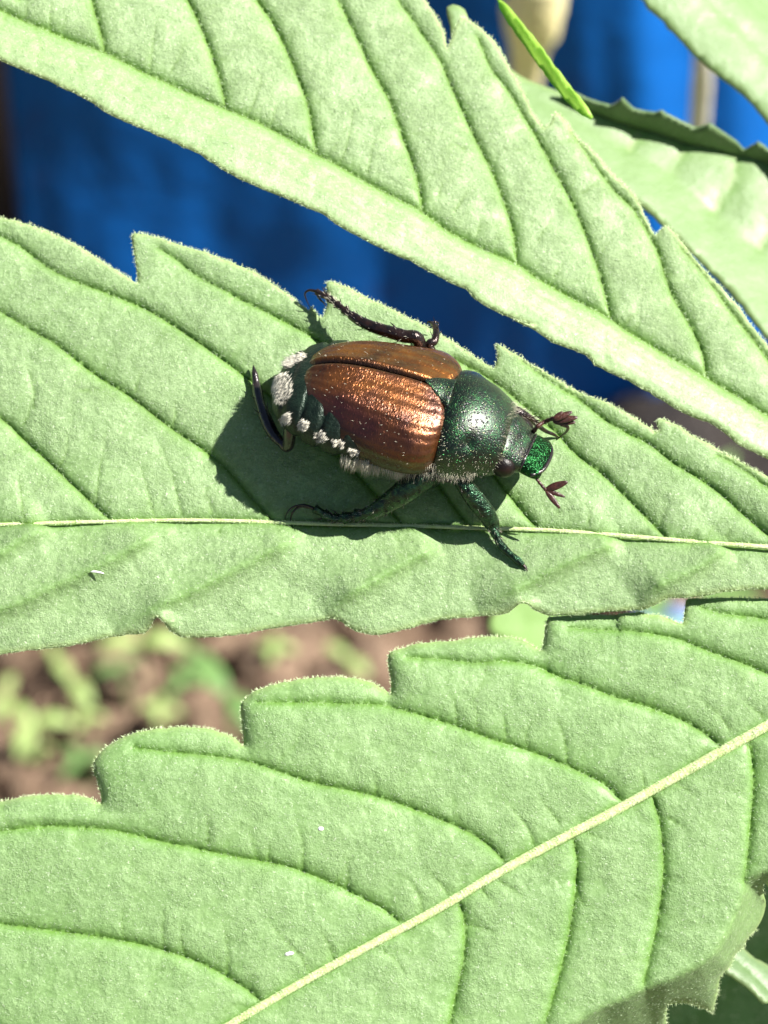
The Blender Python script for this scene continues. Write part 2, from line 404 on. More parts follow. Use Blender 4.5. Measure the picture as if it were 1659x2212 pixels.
# ------------------------------------------------------------------ setting: soil and sky-lit ground
GZ = -180.0
CAMW = Bv * D
def ground(px, z=GZ):
    r = ray(px) @ MW; t = (z - CAMW[2]) / r[:, 2]; return CAMW + r * t[:, None]
def soil_h(x, y):
    v = Vector((x, y, 0))
    near = max(0.0, 1 - max(0.0, math.hypot(x - 10, y - 150) - 150) / 400)
    return near * (4.5 * noise.noise(v * .045) + 3.8 * noise.noise(v * .13 + Vector((3, 8, 1))) + 1.6 * noise.noise(v * .35)) + .5 * noise.noise(v * .02)
def soil():
    def ax(c, half, st):
        a = list(np.arange(c - half, c + half + .01, st)); s = st; p = a[-1]; q = a[0]; up = []; dn = []
        while p < 26000: s *= 1.35; p += s; q -= s; up.append(p); dn.append(q)
        return np.array(dn[::-1] + a + up)
    X = ax(0, 110, 1.7); Y = ax(140, 110, 1.7)
    v = np.array([(x, y, GZ + soil_h(x, y)) for y in Y for x in X]); nx = len(X)
    i = np.arange(len(Y) - 1)[:, None] * nx + np.arange(nx - 1)[None]
    f = np.stack([i, i + 1, i + nx + 1, i + nx], -1).reshape(-1, 4)
    t = NT('soil'); c = t.mix(t.ramp(t.noise(.12, 5, .65), [(.3, 0), (.7, 1)]), (.11, .072, .046), (.38, .27, .19))
    c = t.mix(t.ramp(t.noise(.6, 3), [(.5, 0), (.7, 1)]), c, (.10, .055, .04))
    t.set(Base_Color=c, Roughness=.95, Normal=t.bump(t.noise(.8, 4, .7), 1.2), Specular_IOR_Level=.2)
    return mk('ground', v, f, t.m, kind='structure')
soil()
def clods():
    v = []; f = []; n = 0
    for k in range(520):
        c = ground([(rng.uniform(-150, 1750), rng.uniform(1150, 1850))])[0]; r = rng.uniform(.6, 3.0) * (1 if rng.random() < .85 else 1.6)
        c[2] = GZ + soil_h(c[0], c[1]) + r * .35; nr, ns = 5, 8
        for i in range(nr + 1):
            for j in range(ns):
                th = math.pi * i / nr; ph = 2 * math.pi * j / ns
                d = np.array([math.sin(th) * math.cos(ph), math.sin(th) * math.sin(ph), math.cos(th) * .75])
                v.append(c + d * r * (1 + .45 * noise.noise(Vector(d * 1.6 + k))))
        for i in range(nr):
            for j in range(ns): f.append((n + i * ns + j, n + (i + 1) * ns + j, n + (i + 1) * ns + (j + 1) % ns, n + i * ns + (j + 1) % ns))
        n += (nr + 1) * ns
    mk('soil_clods', v, f, bpy.data.materials['soil'], kind='stuff')
clods()

# ------------------------------------------------------------------ far background : blue sheet behind the plant
def tarp():
    # plan curve of a hanging sheet with upright folds; sunward faces of the folds catch the light
    def plan(x):
        y = 170 + 1.0 * math.sin(x * .09 + 1) + .25 * math.sin(x * .31)
        st = lambda a, b: (lambda t: t * t * (3 - 2 * t))(min(1, max(0, (x - a) / (b - a))))
        y += .7 * st(27, 30) + 6.5 * st(33, 41) + 24 * st(43.5, 64)
        return y
    xs = np.arange(-41.4, 130, 1.0); zs = np.arange(0, 170, 3.0); v = []; f = []
    for z in zs:
        for x in xs:
            w = 1.0 * noise.noise(Vector((x * .06, z * .05, 2))) + .35 * noise.noise(Vector((x * .2, z * .09, 7)))
            lean = z * .10
            y = plan(x + z * .10) + w + lean
            v.append((x, y, GZ - 2 + z))
    nx = len(xs)
    i = np.arange(len(zs) - 1)[:, None] * nx + np.arange(nx - 1)[None]; n = len(v)
    f = np.stack([i, i + 1, i + nx + 1, i + nx], -1).reshape(-1, 4)
    t = NT('blue_plastic_sheet')
    sp = t.ramp(t.noise(.14, 2, .4), [(.66, 0), (.72, 1)])
    c = t.mix(t.math('MULTIPLY', t.ramp(t.noise(.05, 3), [(.3, 0), (.7, 1)]), 1.0), (.002, .085, .33), (.004, .11, .42))
    c = t.mix(t.math('MULTIPLY', sp, .45), c, (.02, .06, .22))
    t.set(Base_Color=c, Roughness=.5, Specular_IOR_Level=.15, Normal=t.bump(t.noise(.35, 3), .35))
    o = mk('blue_tarp', v, f, t.m, label='deep blue plastic sheet hanging in folds behind the leaves', cat='tarp')
    md = o.modifiers.new('thickness', 'SOLIDIFY'); md.thickness = .4
tarp()

# ------------------------------------------------------------------ the palmate leaf : three leaflets that meet beyond the right edge
HUB = (2264, 1222)
leafroot = empty('palmate_leaf', 'big sharp pale green leaf of three toothed leaflets that carries the beetle', 'leaf')

o1 = c3((0,265),(100,310),(200,350),(290,395),(375,435),(410,455),(450,490),(520,525),(620,565),(700,600),(800,645),(872,676),(905,705),(960,742),(1050,790),(1150,830),(1250,870),(1350,912),(1408,938),(1440,968),(1500,1005),(1580,1045),(1659,1087)) \
   + c4((100,1125),(200,1180),(300,1232),(352,1252),(385,1292),(450,1335),(550,1380),(650,1420)) \
   + c6((560,72),(650,112),(720,165),(800,192),(872,222),(905,262),(960,290),(1060,335),(1130,375),(1180,402),(1260,455),(1340,490),(1400,508),(1460,545),(1508,588),(1535,610),(1600,640),(1659,667)) \
   + [(1760,1045),(1900,1105),(2100,1180),HUB,(2150,1130),(2000,1030),(1850,920),(1740,815)] \
   + c6((1659,165),(1600,90),(1570,55)) + c4((1550,1330),(1500,1280),(1450,1222),(1400,1170),(1350,1110),(1300,1050),(1262,1005),(1225,968),(1200,985),(1180,1012),(1150,960),(1118,890),(1090,840),(1030,782),(980,730),(930,670),(880,620),(830,570),(800,530),(765,492),(742,476),(728,515),(702,547),(680,530),(650,490),(620,420),(580,340),(540,280),(510,220),(470,160),(410,105),(360,72),(328,70),(312,110),(292,165),(274,202),(265,150),(245,95),(215,50),(185,0)) \
   + [(880,-80),(760,-220),(740,-190),(560,-300),(540,-262),(330,-360),(300,-310),(60,-380),(20,-330),(-250,-370),(-280,-330),(-520,-330),(-760,-300),(-520,-190),(-250,-20)]
mid1 = [(-700,-290),(-300,-125),(-120,-42)] + c3((0,30),(100,75),(200,115),(300,160),(450,212),(600,290),(700,335),(800,380),(980,460),(1080,500),(1200,560),(1370,655),(1450,695),(1560,760),(1640,805)) + c4((80,855),(170,905),(280,985),(400,1050),(580,1130),(650,1180),(760,1245),(870,1305),(985,1365),(1040,1410)) + c6((1150,160),(1250,220),(1400,305),(1470,350),(1560,400),(1659,465)) + [(1850,1000),(2050,1110),HUB]
A1, S1 = .20, .13
def V(p, a=None, s=None, w=1.0): return (p, a, s, w)
v1 = [c3((455,212),(445,160),(425,80),(400,0)) + [(190,-60),(170,-160)], c3((980,458),(965,380),(935,280),(900,180),(860,80),(820,0)) + [(370,-80),(330,-190)],
      c3((1370,652),(1355,560),(1330,430),(1280,300),(1230,180),(1170,70),(1120,0)) + [(510,-80),(460,-190)],
      c4((170,902),(160,820),(130,700),(80,570),(30,430),(-15,350)) + c3((1600,270),(1540,140),(1470,0)) + [(690,-80),(640,-180)],
      c4((580,1128),(565,1000),(530,880),(480,750),(400,590),(340,460),(290,350),(240,240),(170,140),(110,50),(70,0)) + [(840,-50)],
      c4((985,1362),(960,1250),(920,1120),(860,960),(800,830),(740,720),(680,610),(620,510),(540,380),(470,290),(430,205),(408,150)),
      c4((1400,1619),(1385,1520),(1330,1400),(1250,1260),(1190,1080),(1150,1000),(1090,900),(1000,810),(920,710),(860,620),(812,560)),
      [(1790,920)] + c6((1790,420),(1659,215),(1490,0)) + c4((1430,1230),(1350,1130),(1290,1060)), [(1950,1040),(1850,940),(1760,850)],
      [(40,-10),(20,-110),(-10,-200)], [(-150,-60),(-200,-190),(-230,-260)], [(-350,-150),(-400,-260)]]
t1 = [c3((110,72),(118,30),(122,0)), c3((650,290),(660,200),(670,120),(690,60)), c3((740,300),(780,240),(800,180)), c3((540,240),(560,200)), c3((1075,490),(1100,430),(1130,350),(1128,325)), c3((1175,525),(1190,470),(1202,430)),
      c3((1475,695),(1500,620),(1520,520),(1525,470)), c3((1590,740),(1605,660),(1620,610)), c4((310,905),(340,860),(370,820)), c4((400,1010),(412,985),(415,940)), c4((665,1040),(700,980),(722,945)), c4((740,1190),(775,1130)), c4((235,840),(262,780)),
      c6((1090,95),(1112,55)), c4((860,830),(900,800),(930,790)), c3((220,110),(215,60),(222,10)), c4((1050,1390),(1100,1340)), c4((350,640),(300,620),(270,640)), c4((930,1120),(960,1060),(985,1040))]
veins1 = [(mid1, A1, .17, 0.0)] + [(p, A1, S1, .45) for p in v1]
P1 = Plane((1000, 520), -2.7, (.12, .25, .96))
def ex1(uv, px, h, de, pl):
    return h - .35 * np.exp(-de / .35) * (px[:, 1] < 1106 - (1200 - px[:, 0]) * 0 - 99999)
L1, _, _ = build_leaflet('leaflet', P1, o1, veins1, mid1, M_LEAF1, leafroot, fold=(.0, .17), A=A1, hairs=15000, margin=3200, calm_low=True, rid=(.16, .3, .09), ridges=[[(x - o_ * .35, y + o_ * .8) for x, y in mid1[2:-2]] for o_ in (26, 52, 84)], tert=t1, pillow=.03,
                         label='uppermost leaflet in focus, with dark sunken midrib and a smooth bright lower half')

o2 = c3((0,960),(80,975),(170,1003),(260,1040),(350,1085),(420,1130),(500,1180),(560,1215),(598,1242),(596,1200),(588,1130),(572,1040),(580,1027),(640,1030),(700,1045),(800,1080),(900,1105),(1000,1145),(1100,1185),(1180,1235),(1260,1290),(1340,1350)) \
   + c1((540,270),(580,315),(612,347),(634,290),(648,240),(645,170),(640,118),(660,108),(710,118),(780,140),(850,180),(930,225),(1020,260),(1100,300),(1200,350),(1280,385),(1330,420),(1400,452),(1480,497),(1560,550)) \
   + c2((470,58),(560,110),(640,160),(700,200),(718,215),(732,160),(748,100),(725,18),(738,10),(800,40),(870,80),(950,120),(1050,180),(1150,240),(1230,290),(1330,350),(1430,405),(1530,450),(1659,495)) \
   + c6((1000,440),(1100,500),(1165,545),(1188,553),(1182,525),(1176,500),(1200,495),(1260,520),(1330,570),(1400,602),(1480,647),(1560,690),(1659,745)) \
   + [(1780,1085),(1900,1130),(2050,1175),HUB,(2100,1245),(1900,1265),(1780,1272)] \
   + c6((1659,1225),(1560,1226),(1470,1236),(1440,1243),(1400,1252),(1330,1258),(1300,1268),(1262,1262),(1232,1264),(1215,1270),(1180,1288),(1140,1306),(1060,1312),(980,1318),(880,1325),(800,1332),(700,1330),(650,1312),(615,1290),(585,1292),(545,1318),(500,1330),(400,1334),(300,1343),(200,1358),(100,1390),(0,1412)) \
   + c5((1600,1415),(1540,1400),(1480,1365),(1440,1345),(1400,1353),(1300,1370),(1150,1392),(1050,1415),(950,1427),(850,1432),(775,1430),(735,1408),(705,1375),(690,1358),(668,1366),(650,1395),(622,1417),(550,1420),(450,1435),(350,1460),(250,1476),(100,1492),(0,1506)) \
   + [(-110,1424),(-120,1400),(-300,1420),(-500,1400),(-700,1330),(-1000,1190),(-760,1050),(-560,930),(-545,950),(-330,720),(-300,790),(-120,500),(-100,560),(-40,480)]
mid2 = [(-1000,1190),(-500,1160),(-200,1142)] + c5((0,957),(200,952),(350,946),(500,939),(700,934),(900,930),(1100,934),(1300,942),(1500,944),(1659,944)) + c6((200,950),(400,955),(600,965),(800,975),(1000,998),(1200,1015),(1400,1030),(1659,1050)) + [(1900,1200),HUB]
v2 = [c5((470,925),(400,860),(300,765),(200,670),(100,580),(0,490)) + [(-120,840)],
      c5((1185,935),(1120,870),(1050,790),(960,690),(850,605),(750,540),(650,465),(550,390),(450,330),(350,260),(240,175),(100,95),(0,35)) + [(-120,610)],
      c5((1740,945),(1640,830),(1480,660),(1300,500),(1150,380),(1045,300),(950,230),(850,160),(750,95),(650,35),(570,0)) + c3((450,1270),(300,1215),(200,1160),(100,1085),(0,1030)) + [(-100,470)],
      [(1010,1128),(960,1060),(900,980),(820,890),(760,800)] + c5((1380,160),(1300,110),(1200,60),(1080,0)) + c3((1050,1305),(950,1250),(850,1200),(780,1145),(690,1085)),
      c6((660,952),(610,900),(570,850),(520,790),(475,730),(380,600),(200,440),(60,300)) + [(800,745)],
      c6((1215,1000),(1150,930),(1090,870),(1020,800),(950,730),(870,670),(800,610),(760,560),(640,460),(480,330),(300,230)),
      c6((1800,1080),(1659,990),(1550,900),(1450,810),(1350,740),(1250,680),(1150,600),(1050,550),(950,490),(850,410),(760,355),(680,300),(600,240)),
      [(1850,1180),(1740,1090)] + c6((1659,790),(1580,730),(1500,680),(1440,650)), [(2000,1195),(1880,1150),(1760,1090)],
      [(-80,1135),(-220,1000),(-300,850)], [(-350,1150),(-500,1010)], [(-600,1160),(-720,1060)]]
lo2 = [c5((760,965),(600,1060),(450,1140),(250,1230),(0,1340)) + [(-150,1360)], c5((1330,1008),(1150,1090),(1000,1170),(800,1270),(600,1360),(500,1420)), c5((230,975),(100,1040),(0,1100)) + [(-160,1260)],
       c6((250,1055),(120,1110),(0,1180)) + c5((1500,1270),(1400,1330)), c6((1040,1022),(900,1080),(700,1170),(560,1245),(400,1300)), c6((1490,1055),(1350,1150),(1200,1220),(1100,1290)), [(1800,1200),(1720,1250)], [(-400,1180),(-560,1300)]]
t2 = [c5((110,935),(105,900),(90,800),(80,700)), c5((110,515),(128,480),(140,420)), c5((255,705),(285,650),(302,560)), c5((415,865),(425,780),(440,680),(462,570)), c5((672,930),(650,850),(620,740),(590,670)),
      c5((785,905),(772,850),(740,730),(690,610)), c5((912,900),(905,850),(880,780)), c5((750,520),(762,470),(760,420)), c5((915,655),(932,600),(930,560)), c6((575,855),(580,810),(578,780)), c6((882,955),(884,900),(868,860)),
      c5((590,380),(600,330),(620,290)), c6((1330,1015),(1360,960),(1352,930)), c6((1480,1000),(1500,960)), c5((1240,930),(1230,890)), c5((150,455),(150,380),(120,270)), c6((1190,960),(1215,880),(1225,850)), c5((950,985),(955,960)), c6((760,900),(735,880)), c5((360,380),(440,370),(480,350))]
veins2 = [(mid2, .20, .17, 0.0)] + [(p, .19, .13, .4) for p in v2]
P2 = Plane((829.5, 1106), 0.0, (-.02, .27, .963))
def ex2(uv, px, h, de, pl):
    # the little bent tooth on the lower margin, and a gentle wave of the blade
    b = np.exp(-(((px[:, 0] - 352) / 26) ** 2 + ((px[:, 1] - 1345) / 16) ** 2)); b2 = np.exp(-(((px[:, 0] - 1130) / 26) ** 2 + ((px[:, 1] - 1306) / 12) ** 2))
    return h + .45 * b + .3 * b2 + .16 * np.sin(px[:, 0] / 260.0 + 1.0)
L2, _, DAT2 = build_leaflet('leaflet', P2, o2, veins2, mid2, M_LEAF, leafroot, fold=(.04, -.02), A=.20, lower_soft=True, hairs=17000, margin=4200, tert=t2, extra=ex2, ridges=lo2,
                      label='middle leaflet under the beetle, with a thin pale midrib')

o3 = [(-200,1760),(-60,1735)] + c7((0,725),(50,710),(150,695),(250,690),(350,695),(405,708),(440,738),(436,700),(425,640),(405,585),(405,555),(425,525),(460,490),(520,450),(600,420),(700,405),(800,400),(900,405),(980,430),(1020,450),(1054,484),(1052,440),(1045,380),(1038,310),(1050,285),(1090,250),(1150,225),(1250,200),(1350,185),(1450,180),(1550,190),(1620,208),(1660,235),(1689,262)) \
   + c8((32,200),(25,150),(12,95),(25,72),(100,50)) + c6((110,1466),(200,1455),(300,1450),(400,1434),(480,1430),(540,1432),(600,1443),(650,1470),(682,1496),(692,1460),(697,1410),(700,1370),(715,1345),(760,1338),(880,1332),(1000,1330),(1100,1324),(1200,1340),(1262,1365),(1296,1378),(1302,1330),(1306,1285),(1312,1262),(1360,1262),(1440,1262),(1560,1262),(1659,1262)) \
   + [(1780,1290),(1950,1262),HUB,(2120,1330),(1960,1480),(1850,1640),(1800,1690),(1800,1660),(1740,1790),(1685,1880),(1670,1900)] + c11((1640,350),(1620,362),(1645,440),(1622,520),(1560,650),(1470,790),(1445,850),(1380,930),(1330,1030),(1240,1130),(1195,1260),(1160,1330),(1080,1335),(1000,1340),(900,1356),(760,1392),(742,1480),(700,1590),(670,1677)) \
   + [(1400,2290),(1300,2350),(1280,2440),(1150,2520),(1130,2600),(900,2700),(700,2820),(560,2850),(300,2960),(100,2980),(-300,3000),(-420,2960),(-500,2700),(-450,2500),(-470,2350),(-400,2100),(-300,1950),(-330,1900)]
crease = [(1760, 1868), (1660, 1880)] + c8((1562,1060),(1560,1100),(1535,1180),(1500,1270),(1440,1370),(1370,1430),(1300,1465),(1220,1500),(1140,1525),(1050,1570),(950,1610),(820,1690)) + [(1150,2270),(1000,2350),(500,2620),(-600,3300)]
SL3 = 3.0
def splay(p):
    # the folded-down margin lies farther from the lens, so its true outline is a little wider than it looks
    if p[0] < 1050 or p[1] < 1885 or p[0] > 1720: return p
    cp = resample(crease, 4); q = np.array(p, float); c0 = cp[np.argmin(((cp - q) ** 2).sum(1))]; d0 = q - c0; g = d0
    for _ in range(6): g = d0 + (c0 + g - np.array([829.5, 1106])) * min(2.6, np.linalg.norm(g) / 54.3) * SL3 / 118
    return tuple(c0 + g)
o3 = [splay(p) for p in o3]
mid3 = [(-350,2900),(0,2560),(250,2370)] + c7((1000,1681),(1100,1612),(1250,1535),(1400,1450),(1550,1362),(1640,1312)) + c8((100,1260),(300,1150),(500,1015),(600,960),(800,870),(1000,750),(1160,680),(1300,590),(1460,495),(1659,395)) + [(1850,1450),(2050,1330),HUB]
v3 = [c8((1465,485),(1400,430),(1300,370),(1150,310),(1000,265),(870,215),(760,180),(680,140),(600,120),(500,110),(400,120),(250,105),(100,96)),
      c8((1030,715),(950,640),(850,590),(750,545),(600,490),(450,445),(300,390),(150,345),(40,315),(0,302)) + c7((1500,300),(1350,295),(1200,295),(1110,292)),
      c8((525,985),(480,930),(400,870),(300,820),(150,760),(0,708)) + c7((1500,670),(1350,640),(1200,590),(1075,550),(950,530),(800,515),(650,500),(585,490)),
      c8((65,1240),(0,1185)) + c7((1550,1130),(1450,1080),(1300,1020),(1200,990),(1050,965),(900,935),(750,905),(600,870),(480,845),(350,835),(200,830),(0,850)) + [(-100,1800)],
      c7((1130,1585),(1050,1520),(950,1460),(850,1410),(700,1360),(550,1325),(400,1300),(200,1275),(0,1250)) + [(-150,1985)],
      [(1900,1410),(1790,1350)] + c6((1780,1640),(1659,1590),(1550,1545),(1450,1510),(1350,1470),(1250,1435),(1100,1410),(950,1400),(800,1390)),
      [(2000,1370),(1850,1380)] + c6((1659,1355),(1550,1340),(1450,1325),(1370,1300)),
      c7((500,2000),(350,1860),(150,1760),(0,1710)) + [(-200,2200)],
      c8((325,1150),(345,1220),(350,1300),(345,1400),(325,1500),(300,1600),(285,1681)) + [(940,2330),(900,2450)],
      c8((822,880),(835,960),(835,1060),(820,1180),(800,1300),(770,1430),(735,1560),(700,1681)) + [(1160,2290)],
      c8((1165,698),(1195,800),(1210,920),(1212,1040),(1200,1150),(1180,1270),(1155,1380),(1128,1510)),
      c8((1582,470),(1598,560),(1600,680),(1590,800),(1580,920),(1572,1000),(1560,1060)), [(1790,1480),(1800,1600),(1770,1740)], [(1950,1390),(1960,1450)],
      [(470,2250),(500,2400),(480,2600)], [(250,2370),(290,2560),(240,2750)]]
t3 = [c8((648,905),(630,850),(590,790),(540,740),(500,700)), c8((755,812),(710,750),(670,690)), c8((165,1192),(150,1120),(100,1050)), c8((275,1118),(230,1060),(190,1010)), c8((792,548),(780,450),(760,400),(748,340)), c8((1130,660),(1120,600),(1100,570)),
      c8((500,1060),(570,1110),(600,1140)), c8((420,1100),(490,1170)), c8((880,850),(940,880)), c8((830,1060),(860,1160),(920,1180)), c8((0,1370),(60,1410),(90,1470)), c8((1500,410),(1440,330),(1380,290)), c8((1640,350),(1560,290)),
      c8((315,370),(308,320),(300,280)), c8((400,405),(402,350),(390,290)), c8((525,440),(520,380),(518,340)), c8((620,480),(610,430),(640,380)), c8((360,1250),(480,1280)), c8((1160,330),(1165,270)), c8((710,160),(712,110)), c8((845,210),(842,130)),
      c7((900,900),(902,830),(895,780)), c7((1310,1020),(1312,920),(1300,860)), c7((1160,980),(1165,900)), c7((1500,1090),(1505,990),(1495,950)), c7((540,1320),(530,1240),(540,1180)), c7((710,1360),(705,1280),(712,1200)), c7((800,1390),(785,1320),(790,1240)), c7((980,1480),(985,1390),(975,1290),(960,1240)),
      c7((1350,1470),(1290,1380),(1220,1310),(1155,1230)), c7((1440,1400),(1420,1340),(1380,1270)), c7((1380,640),(1375,590)), c7((1625,690),(1625,610)), c8((1270,640),(1350,690)), c8((1230,790),(1300,830))]
veins3 = [(mid3, .18, .18, 0.0)] + [(p, .17, .14, .35) for p in v3]
P3 = Plane((829.5, 1700), 2.1, (.0, .16, .987))
def ex3(uv, px, h, de, pl):
    p = resample(pl.uv(crease), .2); d, sg, t = seg_dist(uv, p, True)
    beyond = (sg > 0) & (px[:, 1] > 1700)
    k = np.where(beyond, d, 0)
    h = h - SL3 * np.minimum(k, 2.6)
    h = h - .06 * np.exp(-np.where(beyond, 0, d) / .15) * (px[:, 1] > 1850)
    top = (px[:, 1] < 1760) & (px[:, 0] < 1340)
    b = np.where(top, np.exp(-de / .55), 0)
    return h - .36 * b - .5 * np.exp(-np.maximum(0, px[:, 1] - 1262) / 60.0) * (px[:, 0] > 1000) * 1.0 + .2 * np.sin(px[:, 0] / 330 + .6)
L3, _, DAT3 = build_leaflet('leaflet', P3, o3, veins3, mid3, M_LEAF3, leafroot, fine=.17, fold=(.05, -.03), A=.18, broad=.11, hairs=12000, margin=3000, tert=t3, extra=ex3, edge=.16,
                   label='lowermost leaflet, with a thick straight pale midrib')

def height_on(plane, dat, uvq):
    uv, h = dat; out = []
    for q in np.atleast_2d(uvq):
        d = ((uv - q) ** 2).sum(1); i = np.argpartition(d, 4)[:4]; w = 1 / (d[i] + 1e-4); out.append((h[i] * w).sum() / w.sum())
    return np.array(out)
def on2(px, h=0.0):
    """a point h mm above the middle leaflet's surface, seen at px"""
    px = np.atleast_2d(px); uv = P2.uv(px); z = height_on(P2, DAT2, uv); return P2.hit(px, z + h)
def midrib(plane, line, w0, w1, par, hoff=-.02, mat=M_MIDRIB, hair=900):
    q = resample(catmull(plane.uv(line), 5), .12)
    t = np.linspace(0, 1, len(q)); rad = w0 + (w1 - w0) * t
    return q, rad
def add_midrib(plane, line, w0, w1, par, base, hair=900):
    q, rad = midrib(plane, line, w0, w1, par)
    hh = np.max([height_on(plane, base, q + np.array([0, o_])) for o_ in (-.1, 0, .1)], axis=0); hh = np.convolve(np.pad(hh, 6, 'edge'), np.ones(13) / 13, 'valid') + .06
    P = plane.pt(q, hh + .02 * np.array([noise.noise(Vector((a * 2, b * 2, 0))) for a, b in q]))
    P = np.stack([np.convolve(np.pad(P[:, i], 20, 'reflect', reflect_type='odd'), np.ones(41) / 41, 'valid') for i in range(3)], 1)
    rad = rad * (1 + .08 * np.array([noise.noise(Vector((a * 3, b * 3, 4))) for a, b in q]))
    o = tube('midrib', P, rad, M_MIDRIB, par, seg=10, flat=.75, up=plane.n)
    vis = in_view(proj(P), 5); i = rng.choice(np.where(vis)[0], hair); T = np.gradient(P, axis=0)[i]; T /= np.linalg.norm(T, axis=1)[:, None]
    s = np.cross(T, plane.n); a = rng.uniform(-1.2, 1.2, hair)
    d = np.cos(a)[:, None] * plane.n + np.sin(a)[:, None] * s
    hair_mesh('midrib_hair', P[i] + d * rad[i][:, None] * .8, d - T * rng.uniform(.2, 1.6, (hair, 1)), rng.uniform(.06, .16, hair), .008, M_HAIRY, par, kind='stuff')
    return o
add_midrib(P2, mid2, .06, .105, L2, DAT2)
def z_along(plane, f): return f
add_midrib(P3, mid3, .12, .24, L3, DAT3, 1500)
# stalk beyond the right edge, where the leaflets meet
hub = P2.hit([HUB], -.3)[0]
tube('leaf_stalk', [hub + np.array([-.6, 0, .1]), hub, hub + np.array([6, .5, -1.5]), hub + np.array([16, 2, -12]), hub + np.array([24, 3, -40]), hub + np.array([28, 0, -95]), hub + np.array([29, -5, -190])], [.25, .55, .7, .8, .9, 1.2, 1.6], M_MIDRIB, leafroot, seg=12)

# ------------------------------------------------------------------ blurred leaves behind
o4 = c9((120,250),(300,300),(400,365),(500,398),(620,440),(700,470),(760,500),(880,528),(915,505),(940,486),(975,520),(1000,550),(1080,565),(1110,562),(1132,552),(1180,585),(1240,615),(1300,640),(1340,625),(1372,612),(1430,655),(1500,700),(1540,745),(1570,725),(1610,706),(1659,745)) \
   + [(1720,370),(1800,440),(2000,640),(2300,1000),(2250,1060),(2000,900),(1800,860),(1680,800),(1560,640),(1400,480),(1200,320),(1000,150)]
mid4 = c4((400,330),(700,440),(900,560),(1050,650)) + c4((1240,760),(1420,920),(1620,1080)) + [(1760,640),(2000,830),(2270,1030)]
v4 = [c4((1240,760),(1270,690),(1285,600)), c4((1420,920),(1480,830),(1505,740),(1500,640)), c4((1620,1080),(1680,980),(1700,850),(1690,760)), c4((1050,650),(1090,590),(1100,540)), [(1760,640),(1790,560),(1780,480)]]
ln4 = resample(c9((60,240),(120,255),(300,305),(500,402),(620,445),(760,515),(900,575),(1050,618),(1300,700),(1500,745),(1659,795)) + [(1800,480),(2100,780)], 3)
o4 = [tuple(p) for p in ln4 if p[0] < 1690] + o4[28:]
P4 = Plane((1450, 450), -15.0, (.16, .33, .93))
def ex4(uv, px, h, de, pl):
    p = resample(pl.uv(ln4), .3); d, sg, t = seg_dist(uv, p, True)
    beyond = (sg > 0)
    return h + .3 * (1 - np.exp(-d / .8))
LB4, _, DAT4 = build_leaflet('serrated_leaf', P4, o4, [(p, .14, .45, .2) for p in v4], mid4, M_LEAFB, None, fine=.3, A=.14, fold=(.1, .25), extra=ex4, hairs=0, attr_vein=1.0,
              label='out of focus pale leaf behind the upper leaflet, its toothed far edge curled dark', cat='leaf', group='leaves behind the sharp leaf')
# the toothed far margin of that leaf curls up towards the lens and turns its shaded side to us
def curled():
    up_ = np.array(c9((640,430),(700,462),(760,492),(820,512),(880,528),(912,512),(940,488),(972,520),(1000,545),(1050,556),(1100,562),(1132,552),(1160,570),(1200,590),(1250,615),(1300,638),(1338,628),(1372,616),(1410,640),(1450,668),(1500,700),(1540,745),(1572,727),(1610,706),(1640,728),(1659,745)) + [(1720,372),(1800,446)])
    up_ = resample(up_, 4); v = []; f = []; n = 5
    for p in up_:
        b = ln4[np.argmin(np.abs(ln4[:, 0] - p[0]))].copy(); b = np.array([p[0], b[1] + 13.0])
        k = max(.0, b[1] - p[1]); B = P4.hit([b], .15)[0]
        for i in range(n):
            s_ = i / (n - 1); q = np.array([b[0], b[1] - k * s_]); z = B[2] + k * .010 * 2.6 * (s_ ** .8)
            r = ray([q])[0]; v.append(np.array([0, 0, D]) + r * (D - z))
    for i in range(len(up_) - 1):
        for j in range(n - 1): a = i * n + j; f.append((a, a + n, a + n + 1, a + 1))
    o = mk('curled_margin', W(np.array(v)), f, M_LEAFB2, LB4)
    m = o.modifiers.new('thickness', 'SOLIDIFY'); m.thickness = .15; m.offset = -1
curled()
o5 = c9((960,-60),(1040,0),(1075,40),(1110,75),(1150,112),(1200,165),(1250,220),(1300,275),(1350,318),(1400,362),(1450,398),(1500,435),(1540,468),(1580,510),(1620,560),(1659,606)) + [(1720,330),(1900,520),(2200,500),(2100,100),(1900,-200),(1500,-200),(1300,-120)]
mid5 = c9((1330,-80),(1400,0),(1530,125),(1659,255)) + [(1850,280),(2100,480)]
P5 = Plane((1560, 60), -17.0, (.1, .24, .96))
build_leaflet('serrated_leaf', P5, o5, [(mid5, .35, .5, .0)], mid5, M_LEAFB, None, fine=.3, A=.35, fold=(-.55, .05), hairs=0, attr_vein=0,
              label='soft pale leaf cutting across the top right corner', cat='leaf', group='leaves behind the sharp leaf')
mid6 = c9((322,-8),(355,35),(400,98),(470,192),(540,287),(610,382),(680,470),(745,540),(790,585))
m6 = catmull(np.array(mid6), 6); w6 = np.interp(np.linspace(0, 1, len(m6)), [0, .1, .3, .6, .85, 1], [1.5, 8.5, 14, 15.5, 13, 3])
n6 = np.gradient(m6, axis=0); n6 = np.stack([-n6[:, 1], n6[:, 0]], 1); n6 /= np.linalg.norm(n6, axis=1)[:, None]
o6 = [tuple(p) for p in np.vstack([m6 + n6 * w6[:, None], (m6 - n6 * w6[:, None])[::-1]])]
P6 = Plane((1160, 100), -6.5, (-.35, .15, .9))
build_leaflet('narrow_leaf', P6, o6, [], mid6, M_GLOW, None, fine=.2, A=.12, fold=(.25, .10), hairs=0, attr_vein=.1, edge=.0, pillow=0, thick=.10,
              label='narrow bright yellow-green leaf blade pointing up against the blue', cat='leaf')
